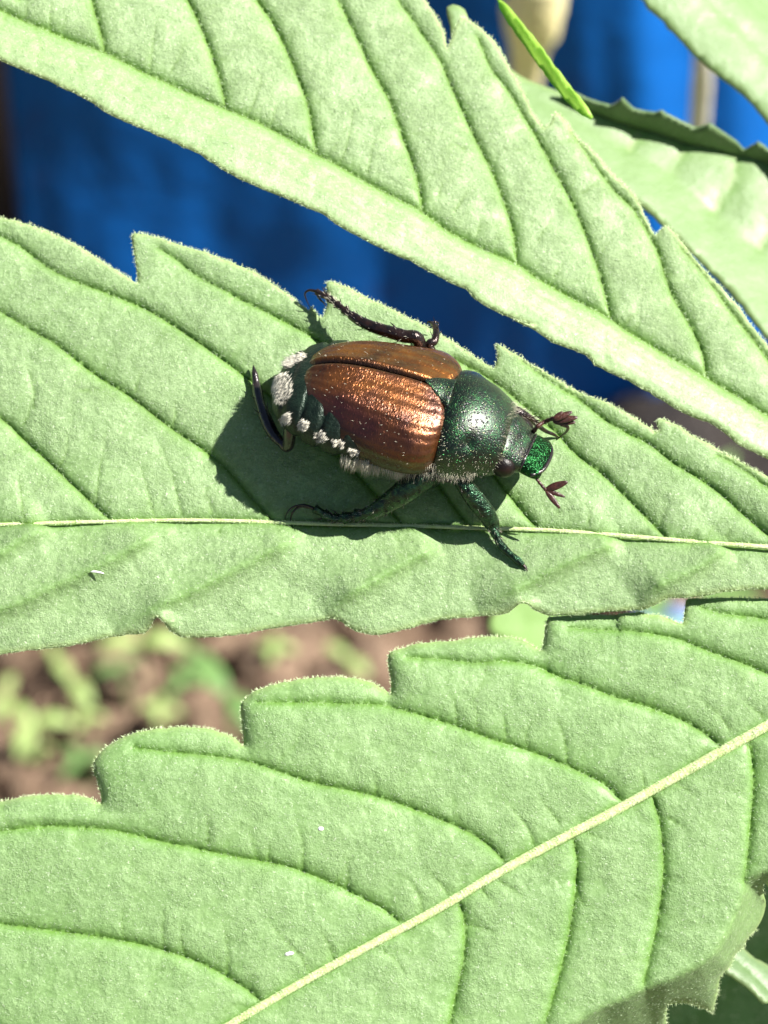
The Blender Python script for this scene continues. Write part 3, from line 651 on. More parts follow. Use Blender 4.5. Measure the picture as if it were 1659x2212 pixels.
# small smooth leaf seen through the gap between middle and lowest leaflets
o7 = c10((190,300),(230,275),(275,250),(330,215),(400,190),(520,200),(620,260),(640,360),(600,450),(540,520),(440,540),(360,490),(280,440),(210,415),(172,385),(168,340))
P7 = Plane((1120, 1345), -45.0, (.05, .2, .96))
mid7 = c10((175,350),(300,345),(450,350),(620,345))
build_leaflet('small_leaf', P7, o7, [], mid7, M_SMOOTH, None, fine=.25, A=.1, fold=(.05, .05), hairs=0, edge=.05,
              label='small smooth pale green leaf filling the gap between the middle and lowest leaflets', cat='leaf')
# pale tip behind the topmost tooth
o8 = c9((75,30),(110,18),(150,30),(175,60),(180,110),(170,160),(160,230),(110,240),(100,180),(95,120),(82,80))
P8 = Plane((985, 40), -9.0, (.1, .3, .94))
build_leaflet('leaf_tip', P8, o8, [], None, M_LEAFB, None, fine=.25, A=.1, hairs=0, edge=.05, label='pale blurred leaf tip peeping out behind the topmost tooth of the upper leaflet', cat='leaf')
# dark big leaf below the lowest leaflet
o9 = [(1330,2130),(1440,2020),(1560,1960),(1640,1850),(1760,1780),(1900,1850),(2000,2100),(1950,2400),(1700,2600),(1400,2550),(1200,2450),(1150,2300)]
P9 = Plane((1560, 2080), -20.0, (-.1, -.05, .96))
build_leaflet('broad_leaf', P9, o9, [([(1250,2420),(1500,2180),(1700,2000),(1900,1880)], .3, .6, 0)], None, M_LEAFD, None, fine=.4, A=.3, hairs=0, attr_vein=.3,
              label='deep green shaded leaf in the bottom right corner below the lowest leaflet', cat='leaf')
# pale curved stalk crossing it
o10 = c11((1300,900),(1380,880),(1440,890),(1462,960),(1500,1010),(1560,1058),(1640,1095),(1760,1150),(1800,1250),(1790,1420),(1700,1470),(1640,1500),(1600,1488),(1540,1420),(1470,1350),(1380,1285),(1290,1235),(1225,1180),(1240,1080))
mid10 = c11((1280,1020),(1400,1110),(1540,1230),(1660,1350),(1760,1440))
P10 = Plane((1600, 2090), -7.0, (.1, .3, .95))
build_leaflet('folded_leaf', P10, o10, [(mid10, .25, .35, 0)], mid10, M_LEAFG, None, fine=.22, A=.25, fold=(-.7, .35), hairs=0, attr_vein=.3,
              label='grey-green folded leaf with a bright lower edge, sticking out from under the lowest leaflet', cat='leaf')
# dry stalk
def stalk(px, zs, rs, name, label, mat):
    P = np.array([[0, 0, D] + ray([p])[0] * (D - z) for p, z in zip(px, zs)]); P = catmull(P, 8); r = np.interp(np.linspace(0, 1, len(P)), np.linspace(0, 1, len(rs)), rs)
    r = r * (1 + .12 * np.array([noise.noise(Vector((0, 0, i * .3))) for i in range(len(P))]))
    return tube(name, P, r, mat, None, seg=12, label=label, cat='stalk')
M_DRY = simple('dry_straw', (.82, .72, .36), .7, col2=(.88, .80, .48), nsc=.6, bumpsc=1.5, bd=.3)
M_DRY2 = simple('grey_straw', (.58, .54, .44), .7, col2=(.70, .66, .56), nsc=.6)
stalk([(1166, -60), (1152, 20), (1150, 60), (1142, 110), (1136, 170), (1132, 240)], [-104, -107, -110, -113, -116, -118], [2.3, 2.35, 2.1, 1.5, 1.2, 1.1], 'dry_stalk', 'thick dry straw-coloured stalk, blurred, behind the narrow bright blade', M_DRY)
stalk([(1515, 60), (1518, 130), (1515, 200), (1508, 300), (1500, 420)], [-84, -86, -90, -96, -104], [.5, .7, .75, .75, .75], 'dry_twig', 'thin greyish dry stem at the edge of the light blue patch', M_DRY2)

# ------------------------------------------------------------------ ground plants and things far below
M_WEED = simple('weed_leaf', (.24, .34, .10), .5, col2=(.34, .44, .16), nsc=.4)
M_WEED2 = simple('weed_leaf_dull', (.10, .20, .05), .6, col2=(.15, .27, .08), nsc=.4)
def seedling(px, leaves, label, mat=M_WEED, size=4.0, lift=6, stem=True, ang0=0.0):
    c = ground([px], GZ + lift)[0]; gz = GZ + soil_h(c[0], c[1]) - .3
    root = empty('seedling', label, 'weed', 'weeds on the soil')
    if stem:
        v, f = tube_geo([np.array([c[0] + .6, c[1] - .5, gz]), np.array([c[0] + .4, c[1], (gz + c[2]) / 2]), c], [.35, .3, .25], 6); mk('stem', v, f, mat, root)
    for k in range(leaves):
        a = ang0 + 2 * math.pi * k / leaves + rng.uniform(-.2, .2); L = .66 * size * rng.uniform(.9, 1.15); wd = L * .42; G = []; F = []
        nu, nv = 7, 5
        for i in range(nu):
            s = i / (nu - 1); w = wd * (math.sin(math.pi * min(1, s * .93 + .05)) ** .7)
            for j in range(nv):
                q = (j / (nv - 1) - .5) * 2
                x = s * L; y = q * w * .5; z = .5 * s * L * math.cos(s * 1.9) * .55 + .12 * abs(q) * w
                G.append((c[0] + x * math.cos(a) - y * math.sin(a), c[1] + x * math.sin(a) + y * math.cos(a), c[2] + z))
        n = len(G)
        G += [(x, y, z - .25) for x, y, z in G]
        for i in range(nu - 1):
            for j in range(nv - 1):
                p = i * nv + j; F.append((p, p + nv, p + nv + 1, p + 1)); F.append((n + p, n + p + 1, n + p + nv + 1, n + p + nv))
        rimi = [j for j in range(nv)] + [i * nv + nv - 1 for i in range(1, nu)] + [(nu - 1) * nv + j for j in range(nv - 2, -1, -1)] + [i * nv for i in range(nu - 2, 0, -1)]
        for a_, b_ in zip(rimi, rimi[1:] + rimi[:1]): F.append((a_, b_, b_ + n, a_ + n))
        mk('leaf', G, F, mat, root)
    return root
seedling((300, 1385), 2, 'bright elongated weed leaf pair right under the bent tooth of the middle leaflet', size=7.5, ang0=.15, lift=10)
seedling((70, 1560), 3, 'largest bright yellow-green weed at the left edge of the soil', size=6.5, ang0=.1, lift=9)
seedling((10, 1500), 2, 'yellow-green weed cut off by the left edge of the picture', size=5, ang0=1.2, lift=12)
seedling((345, 1530), 4, 'round pale weed rosette just above the second lobe of the lowest leaflet', size=3.6, lift=5)
seedling((592, 1398), 4, 'small round weed between the middle leaflet and the lowest leaflet', size=3.4, lift=6)
seedling((150, 1470), 2, 'slanting narrow weed in the left half of the soil', size=6.0, ang0=2.2, lift=7)
seedling((118, 1420), 2, 'small weed close below the left margin of the middle leaflet', size=4.2, ang0=2.0, lift=5)
seedling((185, 1545), 3, 'tiny weed to the right of the largest one', size=3.2, lift=4)
seedling((750, 1420), 2, 'pale weed nearest the tip of the uppermost lobe of the lowest leaflet', size=5.0, ang0=2.4, lift=6)
seedling((420, 1415), 3, 'faint green weed between two dark hollows in the soil', size=3.4, lift=4, mat=M_WEED2)
seedling((490, 1500), 2, 'dull green leafy weed half hidden behind a lobe of the lowest leaflet', size=9.5, ang0=-.9, lift=16, mat=M_WEED2)
seedling((395, 1470), 3, 'dull little weed left of the large dull green one', size=4.0, lift=5, mat=M_WEED2)
seedling((80, 1615), 3, 'yellowish weed low down close to the lowest leaflet', size=3.0, lift=4)
seedling((170, 1640), 3, 'dull green weed behind the notch of the lowest leaflet', size=4.5, lift=5, mat=M_WEED2)
seedling((260, 1440), 2, 'thin dull weed blade under the bright elongated pair', size=5.0, ang0=.5, lift=8, mat=M_WEED2)
# leaves added on the soil out of view to tint the bounce light green
M_WEED3 = simple('bounce_leaf_green', (.13, .26, .06), .55, col2=(.20, .33, .10), nsc=.3)
def cover():
    v = []; f = []; n = 0
    while n < 7000:
        x = rng.uniform(-200, 380); y = rng.uniform(-280, 150)
        px_ = proj(((np.array([[x, y, GZ]])) @ MW.T))[0]
        if -260 < px_[0] < 1150 and 1100 < px_[1] < 1850: continue
        if px_[1] < 1250: continue
        z = GZ + soil_h(x, y) + rng.uniform(1, 9); a = rng.uniform(0, 6.28); L = rng.uniform(6, 13); w = L * rng.uniform(.25, .45); t_ = rng.uniform(-.3, .5)
        c_, s_ = math.cos(a), math.sin(a); b = n * 6
        for u_, q_, e_ in ((0, 0, 0), (.4, .5, .25), (.4, -.5, .25), (.5, 0, .12), (.8, .38, .3), (1, 0, .1)):
            v.append((x + c_ * u_ * L - s_ * q_ * w, y + s_ * u_ * L + c_ * q_ * w, z + L * u_ * t_ + e_ * w * .4))
        f += [(b, b + 3, b + 1), (b, b + 2, b + 3), (b + 1, b + 3, b + 4), (b + 3, b + 5, b + 4), (b + 2, b + 5, b + 3)]; n += 1
    mk('bounce_leaves', v, f, M_WEED3, kind='stuff')
cover()
def lump(px, r, label):  # dark lump added to stand in for the shade below the blue sheet
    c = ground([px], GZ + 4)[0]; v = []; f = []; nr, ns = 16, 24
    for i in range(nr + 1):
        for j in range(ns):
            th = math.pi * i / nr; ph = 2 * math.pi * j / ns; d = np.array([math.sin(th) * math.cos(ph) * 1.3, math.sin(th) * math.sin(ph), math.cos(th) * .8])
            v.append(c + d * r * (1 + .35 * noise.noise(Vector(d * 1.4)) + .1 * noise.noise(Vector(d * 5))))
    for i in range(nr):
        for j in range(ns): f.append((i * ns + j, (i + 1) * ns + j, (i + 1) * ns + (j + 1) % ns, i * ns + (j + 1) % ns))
    mk('shade_lump', v, f, simple('shade_lump', (.018, .014, .012), .8, col2=(.04, .03, .026), nsc=.3, bumpsc=.8, bd=1), label=label, cat='lump')
lump((1620, 960), 13, 'dark brown blurred stone added for the shade in the narrow gap below the blue sheet, near the right edge')
# dark pot at the far left, added for the deep shade beside the sheet
def lathe(name, c, prof, mat, seg=48, **k):
    v = []; f = []; n = len(prof)
    for i, (r, z) in enumerate(prof):
        for j in range(seg):
            a = 2 * math.pi * j / seg; v.append((c[0] + r * math.cos(a), c[1] + r * math.sin(a), c[2] + z))
    for i in range(n - 1):
        for j in range(seg): f.append((i * seg + j, i * seg + (j + 1) % seg, (i + 1) * seg + (j + 1) % seg, (i + 1) * seg + j))
    f.append(tuple(range(seg))[::-1]); f.append(tuple((n - 1) * seg + j for j in range(seg)))
    return mk(name, v, f, mat, **k)
M_SHADE = simple('shade_black', (.012, .011, .010), .6)
cylinder = empty('shade_cylinder', 'dark pot at the far left edge added for the deep shade beside the blue sheet, nearly black and blurred', 'cylinder')
lathe('shade_cylinder_body', (-87.5, 192, GZ), [(45.5, 0), (46.3, 100), (46.5, 101)], M_SHADE, parent=cylinder)
lathe('shade_cylinder_rim', (-87.5, 192, GZ + 100), [(46, 0), (50, .5), (50.5, 8), (47.5, 8.5), (47, 3)], M_SHADE, parent=cylinder)
# pale plastic scrap on the soil, seen through the small hole on the right
def scrap():
    c = ground([(1448, 1335)], GZ + 3)[0]; v = []; f = []; n = 9
    for i in range(n):
        for j in range(n):
            x = (i / (n - 1) - .5) * 9; y = (j / (n - 1) - .5) * 5.0 - 1.2
            v.append((c[0] + x, c[1] + y, c[2] + .8 * noise.noise(Vector((x * .3, y * .3, 3)))))
    for i in range(n - 1):
        for j in range(n - 1): p = i * n + j; f.append((p, p + n, p + n + 1, p + 1))
    o = mk('plastic_scrap', v, f, simple('pale_blue_plastic', (.16, .28, .52), .4), label='pale blue plastic scrap showing through the small dark hole at the right', cat='scrap')
    m = o.modifiers.new('thickness', 'SOLIDIFY'); m.thickness = .4
scrap()

# ================================================================== the beetle
def bmat_green():
    t = NT('metallic_green_chitin')
    pit = t.voro(7.5, 'F1'); nz = t.noise(3.5, 4)
    c = t.mix(t.ramp(nz, [(.35, 0), (.65, 1)]), (.002, .010, .005), (.010, .056, .015))
    c = t.mix(t.ramp(t.noise(1.2, 2), [(.5, 0), (.75, 1)]), c, (.020, .018, .012))
    c = t.mix(t.ramp(t.noise(16, 2), [(.62, 0), (.70, 1)]), c, (.16, .17, .07))
    h = t.math('ADD', t.ramp(pit, [(.0, 0), (.38, 1)]), t.math('MULTIPLY', t.noise(22, 2), .5))
    t.set(Base_Color=c, Metallic=.95, Roughness=.25, Normal=t.bump(h, .062), Specular_IOR_Level=.5, Coat_Weight=.95)
    t.l.new(t.bump(h, .014), t.p.inputs['Coat Normal'])
    t.p.inputs['Coat Roughness'].default_value = .35
    return t.m
def bmat_elytron():
    t = NT('copper_brown_elytron')
    lon = t.noise(1.0, 5, .7, vec=t.attr_vec('luv', (14, 130, 1)))
    patch = t.noise(.9, 4, .6)
    c = t.mix(t.ramp(patch, [(.34, 0), (.66, 1)]), (.088, .031, .006), (.34, .118, .012))
    c = t.mix(t.math('MULTIPLY', t.ramp(lon, [(.35, 0), (.7, 1)]), .45), c, (.075, .025, .013))
    c = t.mix(t.math('MULTIPLY', t.attr('purple'), .8), c, (.065, .017, .022))
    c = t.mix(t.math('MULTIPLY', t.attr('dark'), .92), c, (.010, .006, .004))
    spk = t.ramp(t.noise(8, 1, .5), [(.74, 0), (.78, 1)])
    c = t.mix(t.math('MULTIPLY', spk, .12), c, (.55, .38, .15))
    rib = t.attr_wave('luv', 9.5)
    h = t.math('ADD', t.math('MULTIPLY', t.noise(9, 3, .7), .22), t.math('MULTIPLY', lon, .35))
    h = t.math('ADD', h, t.math('MULTIPLY', t.ramp(t.voro(3.6), [(.05, 0), (.25, 1)]), .4)); h = t.math('ADD', h, t.math('ADD', t.math('MULTIPLY', rib, .20), t.math('MULTIPLY', t.ramp(t.voro(1.0, vec=t.attr_vec('luv', (19, 62, 1))), [(.08, 0), (.38, 1)]), .26)))
    h = t.math('ADD', h, t.math('MULTIPLY', t.noise(2.4, 3, .6), .8))
    t.set(Base_Color=c, Metallic=.75, Roughness=.31, Normal=t.bump(h, .045), Coat_Weight=.5)
    t.l.new(t.bump(h, .03), t.p.inputs['Coat Normal'])
    t.p.inputs['Coat Roughness'].default_value = .28
    return t.m
def attr_vec(s, name, sc):
    n = s.n.new('ShaderNodeAttribute'); n.attribute_name = name
    m = s.n.new('ShaderNodeMapping'); m.inputs['Scale'].default_value = sc; s.l.new(n.outputs['Vector'], m.inputs['Vector']); return m.outputs[0]
NT.attr_vec = attr_vec
def attr_wave(s, name, n_):
    v = s.attr_vec(name, (1, 1, 1)); x = s.n.new('ShaderNodeSeparateXYZ'); s.l.new(v, x.inputs[0])
    return s.math('SINE', s.math('MULTIPLY', x.outputs[0], n_ * 6.283))
NT.attr_wave = attr_wave
M_GREEN = bmat_green(); M_ELY = bmat_elytron()
M_CLYP = simple('bright_green_chitin', (.004, .024, .008), .24, metal=.95, bumpsc=6, bd=.12, col2=(.014, .085, .022), nsc=3.5)
M_BLACK = simple('black_chitin', (.012, .011, .012), .24, metal=.2, coat=.5, bumpsc=9, bd=.02, col2=(.03, .022, .02), nsc=4)
M_LEG = simple('bronze_green_leg', (.010, .014, .010), .22, metal=.85, bumpsc=7, bd=.10, col2=(.035, .10, .050), nsc=4, coat=.3)
M_LEGB = simple('dark_bronze_leg', (.010, .008, .008), .22, metal=.5, bumpsc=9, bd=.03, col2=(.035, .018, .014), nsc=4, coat=.4)
M_ANT = simple('brown_antenna', (.030, .010, .007), .34, bumpsc=12, bd=.03, col2=(.065, .022, .013), nsc=6, coat=.2)
M_ABD = simple('dark_green_abdomen', (.005, .013, .008), .4, metal=.4, bumpsc=8, bd=.05, col2=(.014, .030, .018), nsc=2)
M_EYE = simple('dark_eye', (.004, .004, .004), .36, spec=.3, bumpsc=14, bd=.015, col2=(.016, .008, .006), nsc=3)
M_WHITE = simple('cream_hair', (.80, .76, .64), .5, spec=.5)
M_FUZZ = simple('greyish_hair', (.66, .62, .48), .45, spec=.5)

ROLL = math.radians(27); HEAD = math.radians(-14.5)
bn = P2.n
bf = np.array([math.cos(HEAD), math.sin(HEAD), 0]); bf[2] = -(bf @ bn) / bn[2] if True else 0; bf /= np.linalg.norm(bf)
bl0 = np.cross(bn, bf)
BU = math.cos(ROLL) * bn + math.sin(ROLL) * bl0; BL = math.cos(ROLL) * bl0 - math.sin(ROLL) * bn; BF = bf
SUT = P2.hit([(829, 797)], 3.75)[0]                 # the middle of the wing-case seam
B0 = SUT - BF * 4.05 - BU * 3.42
def BW(p): p = np.asarray(p, float); return B0 + p[..., :1] * BF + p[..., 1:2] * BL + p[..., 2:3] * BU
beetle = empty('beetle', 'copper-brown and metallic green beetle with white side tufts standing on the middle leaflet', 'beetle', loc=tuple(W(P2.hit([(830, 960)])[0])))
bpy.context.view_layer.update(); beetle.location = (0, 0, 0)

def tens(p):
    # half width and top height of the wing cases along the body
    return p
def ely_W(x):
    a = 2.98 - .40 * abs((x - 5.3) / 1.6) ** 2.4 if x > 5.3 else 2.98 - .68 * ((5.3 - x) / 3.3) ** 1.4
    if x < 3.4: a *= max(0, 1 - ((3.4 - x) / 2.85) ** 2.5) ** (1 / 2.1)
    if x > 6.3: a *= max(0, 1 - ((x - 6.3) / 1.15) ** 2.6) ** .5
    return a
def ely_H(x):
    a = 2.12 - .30 * max(0, (x - 4.6) / 2.3) ** 2
    if x < 4.2: a *= max(0, 1 - ((4.2 - x) / 3.75) ** 2.5) ** (1 / 2.1)
    return a
ZM = 1.30
def ely_pt(x, phi, side):
    w, h = ely_W(x), ely_H(x)
    s, c = math.sin(min(phi, math.pi / 2)), math.cos(phi)
    y = w * abs(s) ** .92; z = ZM + h * (abs(c) ** .86) * (1 if c > 0 else -1)
    if phi > math.pi / 2: y = w - .25 * (phi - math.pi / 2) ** 2; z = ZM - .9 * h * (phi - math.pi / 2)
    # raised long ribs, a low bead at the margin, and a sunken seam
    ribs = .030 * math.cos(phi * 9.5) * math.exp(-((x - 3.8) / 3.2) ** 4)
    seam = -.11 * math.exp(-(y / .085) ** 2) + .05 * math.exp(-((y - .22) / .13) ** 2)
    hum = .16 * math.exp(-((x - 6.0) / .7) ** 2 - ((phi - 1.05) / .33) ** 2) + .10 * math.exp(-((x - 1.5) / .6) ** 2 - ((phi - .95) / .35) ** 2)
    k = 1 + (ribs + hum) / 3.0
    return np.array([x, side * (y * k), ZM + (z - ZM) * k + seam])
def elytron(side):
    NU, NV = 110, 72; v = []; luv = []; pur = []; drk = []
    for i in range(NU + 1):
        u = i / NU
        for j in range(NV + 1):
            q = j / NV; phi = q * math.radians(97)
            x0 = .72 + .42 * (1 - q) ** 4 + .10 * q ** 6; x1 = 6.98 - .55 * max(0, 1 - q / .30) ** 1.2 - .1 * q ** 4
            x = x0 + (x1 - x0) * (u + .04 * math.sin(math.pi * u) * 0)
            p = ely_pt(x, phi, side); p[1] += side * .022
            if u < .04: p[2] -= (.04 - u) * 4 * .9
            if u > .965: p[2] -= (u - .965) * 3.5
            v.append(p); luv.append((q, u, 0))
            pp = math.exp(-((x - 2.6) / 2.2) ** 2) * math.exp(-((q - .62) / .24) ** 2)
            pur.append(min(1, pp + .38) if side < 0 else pp * .4)
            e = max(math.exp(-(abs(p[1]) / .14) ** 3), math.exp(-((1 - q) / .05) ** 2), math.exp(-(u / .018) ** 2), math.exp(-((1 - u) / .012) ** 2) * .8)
            e = max(e, .92 * math.exp(-((1 - q) / (.30 if side < 0 else .14)) ** 2) * (1 if x < 5.6 else max(.25, 1 - (x - 5.6) * .7)))  # dark reflection towards the outer margin, painted into the colour
            if side < 0: tt_ = min(1, max(0, (q - (.44 + .36 * max(0, (x - 1.2)) / 5.0)) / .16)); e = max(e, .88 * tt_ * tt_ * (3 - 2 * tt_))  # near side: the painted dark reflection reaches farther up
            if side > 0: e = max(e, .45 * math.exp(-((q - .36) / .035) ** 2))
            drk.append(e)
    v = np.array(v); n = len(v); c = np.array([4, 0, ZM - .6])
    inn = v + (c - v) / np.linalg.norm(c - v, axis=1)[:, None] * .10
    f = []; m = NV + 1
    for i in range(NU):
        for j in range(NV):
            a = i * m + j; q = (a, a + m, a + m + 1, a + 1)
            f.append(q if side < 0 else q[::-1]); r = tuple(k + n for k in q); f.append(r[::-1] if side < 0 else r)
    rimi = [j for j in range(m)] + [i * m + NV for i in range(1, NU + 1)] + [NU * m + j for j in range(NV - 1, -1, -1)] + [i * m for i in range(NU - 1, 0, -1)]
    for a, b in zip(rimi, rimi[1:] + rimi[:1]): f.append((a, b, b + n, a + n) if side < 0 else (b, a, a + n, b + n))
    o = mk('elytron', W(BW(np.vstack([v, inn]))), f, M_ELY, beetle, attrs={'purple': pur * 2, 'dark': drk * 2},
           label='nearer wing case, purplish brown towards the tail' if side < 0 else 'farther wing case, golden copper with a dark stripe')
    at = o.data.attributes.new('luv', 'FLOAT_VECTOR', 'POINT'); at.data.foreach_set('vector', np.array(luv * 2, np.float32).ravel())
    # short pale bristles on the surface
    P = []; Dn = []
    for k in range(210 if side < 0 else 200):
        i = int(rng.integers(2, NU - 2)); j = int(rng.integers(2, NV - 3)); a = i * m + j
        if rng.random() > .35 + .65 * (j / NV): continue
        p = v[a]; t1_ = v[a + m] - p; t2_ = v[a + 1] - p; nn = np.cross(t1_, t2_) * (-side); nn /= np.linalg.norm(nn) + 1e-9
        if nn @ (p - c) < 0: nn = -nn
        P.append(p - nn * .01); Dn.append(nn * .35 + np.array([-1, rng.normal(0, .25), 0]))
    P = BW(np.array(P)); Dn = np.array(Dn); Dn = Dn[:, :1] * BF + Dn[:, 1:2] * BL + Dn[:, 2:] * BU
    hair_mesh('bristles', P, Dn, rng.uniform(.05, .16, len(P)), .006, M_FUZZ, o, kind='stuff')
    return o, v
ER, EV = elytron(-1); EL, _ = elytron(1)

def ring_loft(st, nphi=64, power=.9, ridge=None):
    """st: rows (x, halfwidth, zmid, height above, height below, ycentre)"""
    v = []; f = []
    for r in st:
        x, w, zm, hu, hd, yc = r
        for k in range(nphi):
            a = 2 * math.pi * k / nphi; s, c = math.sin(a), math.cos(a)
            y = yc + w * math.copysign(abs(s) ** power, s); z = zm + (hu if c > 0 else hd) * math.copysign(abs(c) ** power, c)
            v.append([x, y, z])
    n = len(st)
    for i in range(n - 1):
        for k in range(nphi):
            j = (k + 1) % nphi; f.append((i * nphi + k, (i + 1) * nphi + k, (i + 1) * nphi + j, i * nphi + j))
    v.append([st[0][0], st[0][5], st[0][2]]); v.append([st[-1][0], st[-1][5], st[-1][2]])
    for k in range(nphi):
        j = (k + 1) % nphi; f.append((n * nphi, k, j)); f.append((n * nphi + 1, (n - 1) * nphi + j, (n - 1) * nphi + k))
    return np.array(v), f
def interp_rows(keys, n):
    k = np.array(keys, float); q = catmull(k, 8); t = np.linspace(0, len(q) - 1, n)
    return np.stack([np.interp(t, np.arange(len(q)), q[:, i]) for i in range(k.shape[1])], 1)
# --- body : one closed shell from pygidium to neck, with abdominal segments
rows = interp_rows([(-.12, .35, 1.05, .25, .25, 0), (-.04, 1.0, 1.10, .55, .45, 0), (.30, 1.65, 1.15, .95, .7, 0), (.9, 2.2, 1.2, 1.25, .88, 0), (1.8, 2.62, 1.2, 1.6, .98, 0), (3, 2.86, 1.2, 1.75, 1.0, 0), (4.4, 2.85, 1.2, 1.75, 1.05, 0), (5.8, 2.6, 1.25, 1.7, 1.1, 0),
                    (6.8, 2.35, 1.3, 1.55, 1.05, 0), (8.2, 1.9, 1.35, 1.1, .8, 0), (9.3, 1.0, 1.4, .55, .5, 0), (9.6, .7, 1.4, .4, .35, 0)], 150)
bv, bfc = ring_loft(rows, 72)
seg = .5 + .5 * np.cos((bv[:-2, 0] - .55) * 2 * math.pi / .88)
k = np.where((bv[:-2, 0] > .3) & (bv[:-2, 0] < 5.2), 1, 0) * seg ** 6 * .10
cen = np.stack([bv[:-2, 0], bv[:-2, 1] * 0, bv[:-2, 2] * 0 + 1.2], 1)
bv[:-2] -= (bv[:-2] - cen) * k[:, None] * .6
body = mk('body', W(BW(bv)), bfc, M_ABD, beetle)
bnorm = (bv[:-2] - cen); bnorm /= np.linalg.norm(bnorm, axis=1)[:, None]
bpos = BW(bv[:-2]); bnw = bnorm[:, :1] * BF + bnorm[:, 1:2] * BL + bnorm[:, 2:] * BU
bpx = proj(bpos); bvis = (bnw @ np.array([0, 0, 1.0])) > .05
# --- pronotum
def loft_sheet(name, fn, NU, NV, mat, par, thick=.08, c=(8, 0, 1), **kw):
    v = np.array([fn(i / NU, j / NV) for i in range(NU + 1) for j in range(NV + 1)]); n = len(v); m = NV + 1
    c = np.array(c, float); inn = v + (c - v) / np.linalg.norm(c - v, axis=1)[:, None] * thick; f = []
    for i in range(NU):
        for j in range(NV):
            a = i * m + j; f.append((a, a + m, a + m + 1, a + 1)); f.append((a + n + 1, a + m + 1 + n, a + m + n, a + n))
    rimi = [j for j in range(m)] + [i * m + NV for i in range(1, NU + 1)] + [NU * m + j for j in range(NV - 1, -1, -1)] + [i * m for i in range(NU - 1, 0, -1)]
    for a, b in zip(rimi, rimi[1:] + rimi[:1]): f.append((a, b, b + n, a + n))
    return mk(name, W(BW(np.vstack([v, inn]))), f, mat, par, **kw), v
pk = interp_rows([(6.78, 2.38, 1.35, 1.65), (7.1, 2.48, 1.32, 1.85), (7.55, 2.42, 1.3, 1.93), (8.1, 2.2, 1.28, 1.84), (8.65, 1.92, 1.25, 1.62), (9.1, 1.68, 1.22, 1.34), (9.35, 1.50, 1.22, 1.08)], 60)
def pron(u, q):
    i = u * (len(pk) - 1); a = int(min(i, len(pk) - 2)); r = pk[a] * (1 - (i - a)) + pk[a + 1] * (i - a)
    x, w, zm, h = r; phi = (q - .5) * 2 * math.radians(104)
    s, c = math.sin(phi), math.cos(phi)
    y = w * (math.copysign(abs(s) ** .95, s)); z = zm + h * (math.copysign(abs(c) ** .9, c))
    ed = math.exp(-(u / .035) ** 2) + math.exp(-((1 - u) / .04) ** 2)
    x += .22 * math.cos(phi) ** 2 * (1 - u) * 0 - .28 * max(0, math.cos(phi)) ** 6 * (1 - u) ** 3 + .10 * (1 - abs(c)) * u
    z -= .07 * ed * max(0, c); y -= .07 * ed * s
    dent = .05 * math.exp(-((abs(phi) - .95) / .16) ** 2 - ((x - 8.0) / .25) ** 2)
    return (x, y * (1 - dent), z * (1 - dent * .6))
PRO, pv = loft_sheet('pronotum', pron, 60, 110, M_GREEN, beetle, thick=.12)
# --- scutellum
def scut(u, q):
    x = 5.72 + u * 1.15; w = .04 + .80 * u ** .8; y = (q - .5) * 2 * w
    z = ZM + ely_H(min(x, 6.6)) - .14 * (y / .7) ** 2 + .10 - .05 * math.exp(-((1 - abs(q - .5) * 2) / .12) ** 2) - .04 * (1 - u) ** 4
    return (x, y, z)
loft_sheet('scutellum', scut, 20, 20, M_GREEN, beetle, thick=.25, c=(6.4, 0, 1))
# --- head, turned a little down and towards the near side
HR = Matrix.Rotation(math.radians(-6), 3, 'Z') @ Matrix.Rotation(math.radians(10), 3, 'Y')
HO = np.array([9.16, -.16, 1.30])
def HB(p): p = np.atleast_2d(np.asarray(p, float)); return np.array([HO + np.array(HR @ Vector(q - np.array([9.2, 0, 1.38]))) for q in p])
hr = interp_rows([(8.5, 1.1, 1.4, .7, .5, 0), (8.9, 1.32, 1.42, .82, .6, 0), (9.4, 1.36, 1.42, .78, .62, 0), (9.8, 1.24, 1.40, .62, .55, 0), (10.15, 1.10, 1.36, .50, .45, 0), (10.30, 1.0, 1.34, .42, .40, 0)], 40)
hv, hf = ring_loft(hr, 56, .82)
head = mk('head', W(BW(HB(hv))), hf, M_GREEN, beetle)
cr = interp_rows([(10.22, .96, 1.34, .42, .32, 0), (10.36, 1.0, 1.35, .45, .32, 0), (10.7, 1.02, 1.33, .41, .28, 0), (10.98, .97, 1.31, .33, .22, 0), (11.14, .80, 1.31, .22, .2, 0)], 26)
cv, cf = ring_loft(cr, 48, .72)
mk('clypeus', W(BW(HB(cv))), cf, M_CLYP, head)
rimp = []
for a in np.linspace(-1, 1, 31): rimp.append((11.17 - .42 * abs(a) ** 3.2, a * 1.02, 1.50 - .10 * abs(a) ** 3))
tube('clypeus_rim', BW(HB(np.array(rimp))), .085, M_BLACK, head, seg=10)
gap = [(10.29, a * 1.0, 1.34 + .45 * math.sqrt(max(0, 1 - (abs(a)) ** 4)) ) for a in np.linspace(-1, 1, 25)]
tube('frontal_seam', BW(HB(np.array(gap))), .05, M_BLACK, head, seg=8)
for sd in (-1, 1):
    v = []; f = []; nr, ns = 14, 20
    for i in range(nr + 1):
        for j in range(ns):
            th = math.pi * i / nr; ph = 2 * math.pi * j / ns
            v.append(np.array([9.60, sd * 1.13, 1.32]) + np.array([.56 * math.sin(th) * math.cos(ph), .42 * math.sin(th) * math.sin(ph), .48 * math.cos(th)]))
    for i in range(nr):
        for j in range(ns): f.append((i * ns + j, (i + 1) * ns + j, (i + 1) * ns + (j + 1) % ns, i * ns + (j + 1) % ns))
    mk('compound_eye', W(BW(HB(np.array(v)))), f, M_EYE, head)
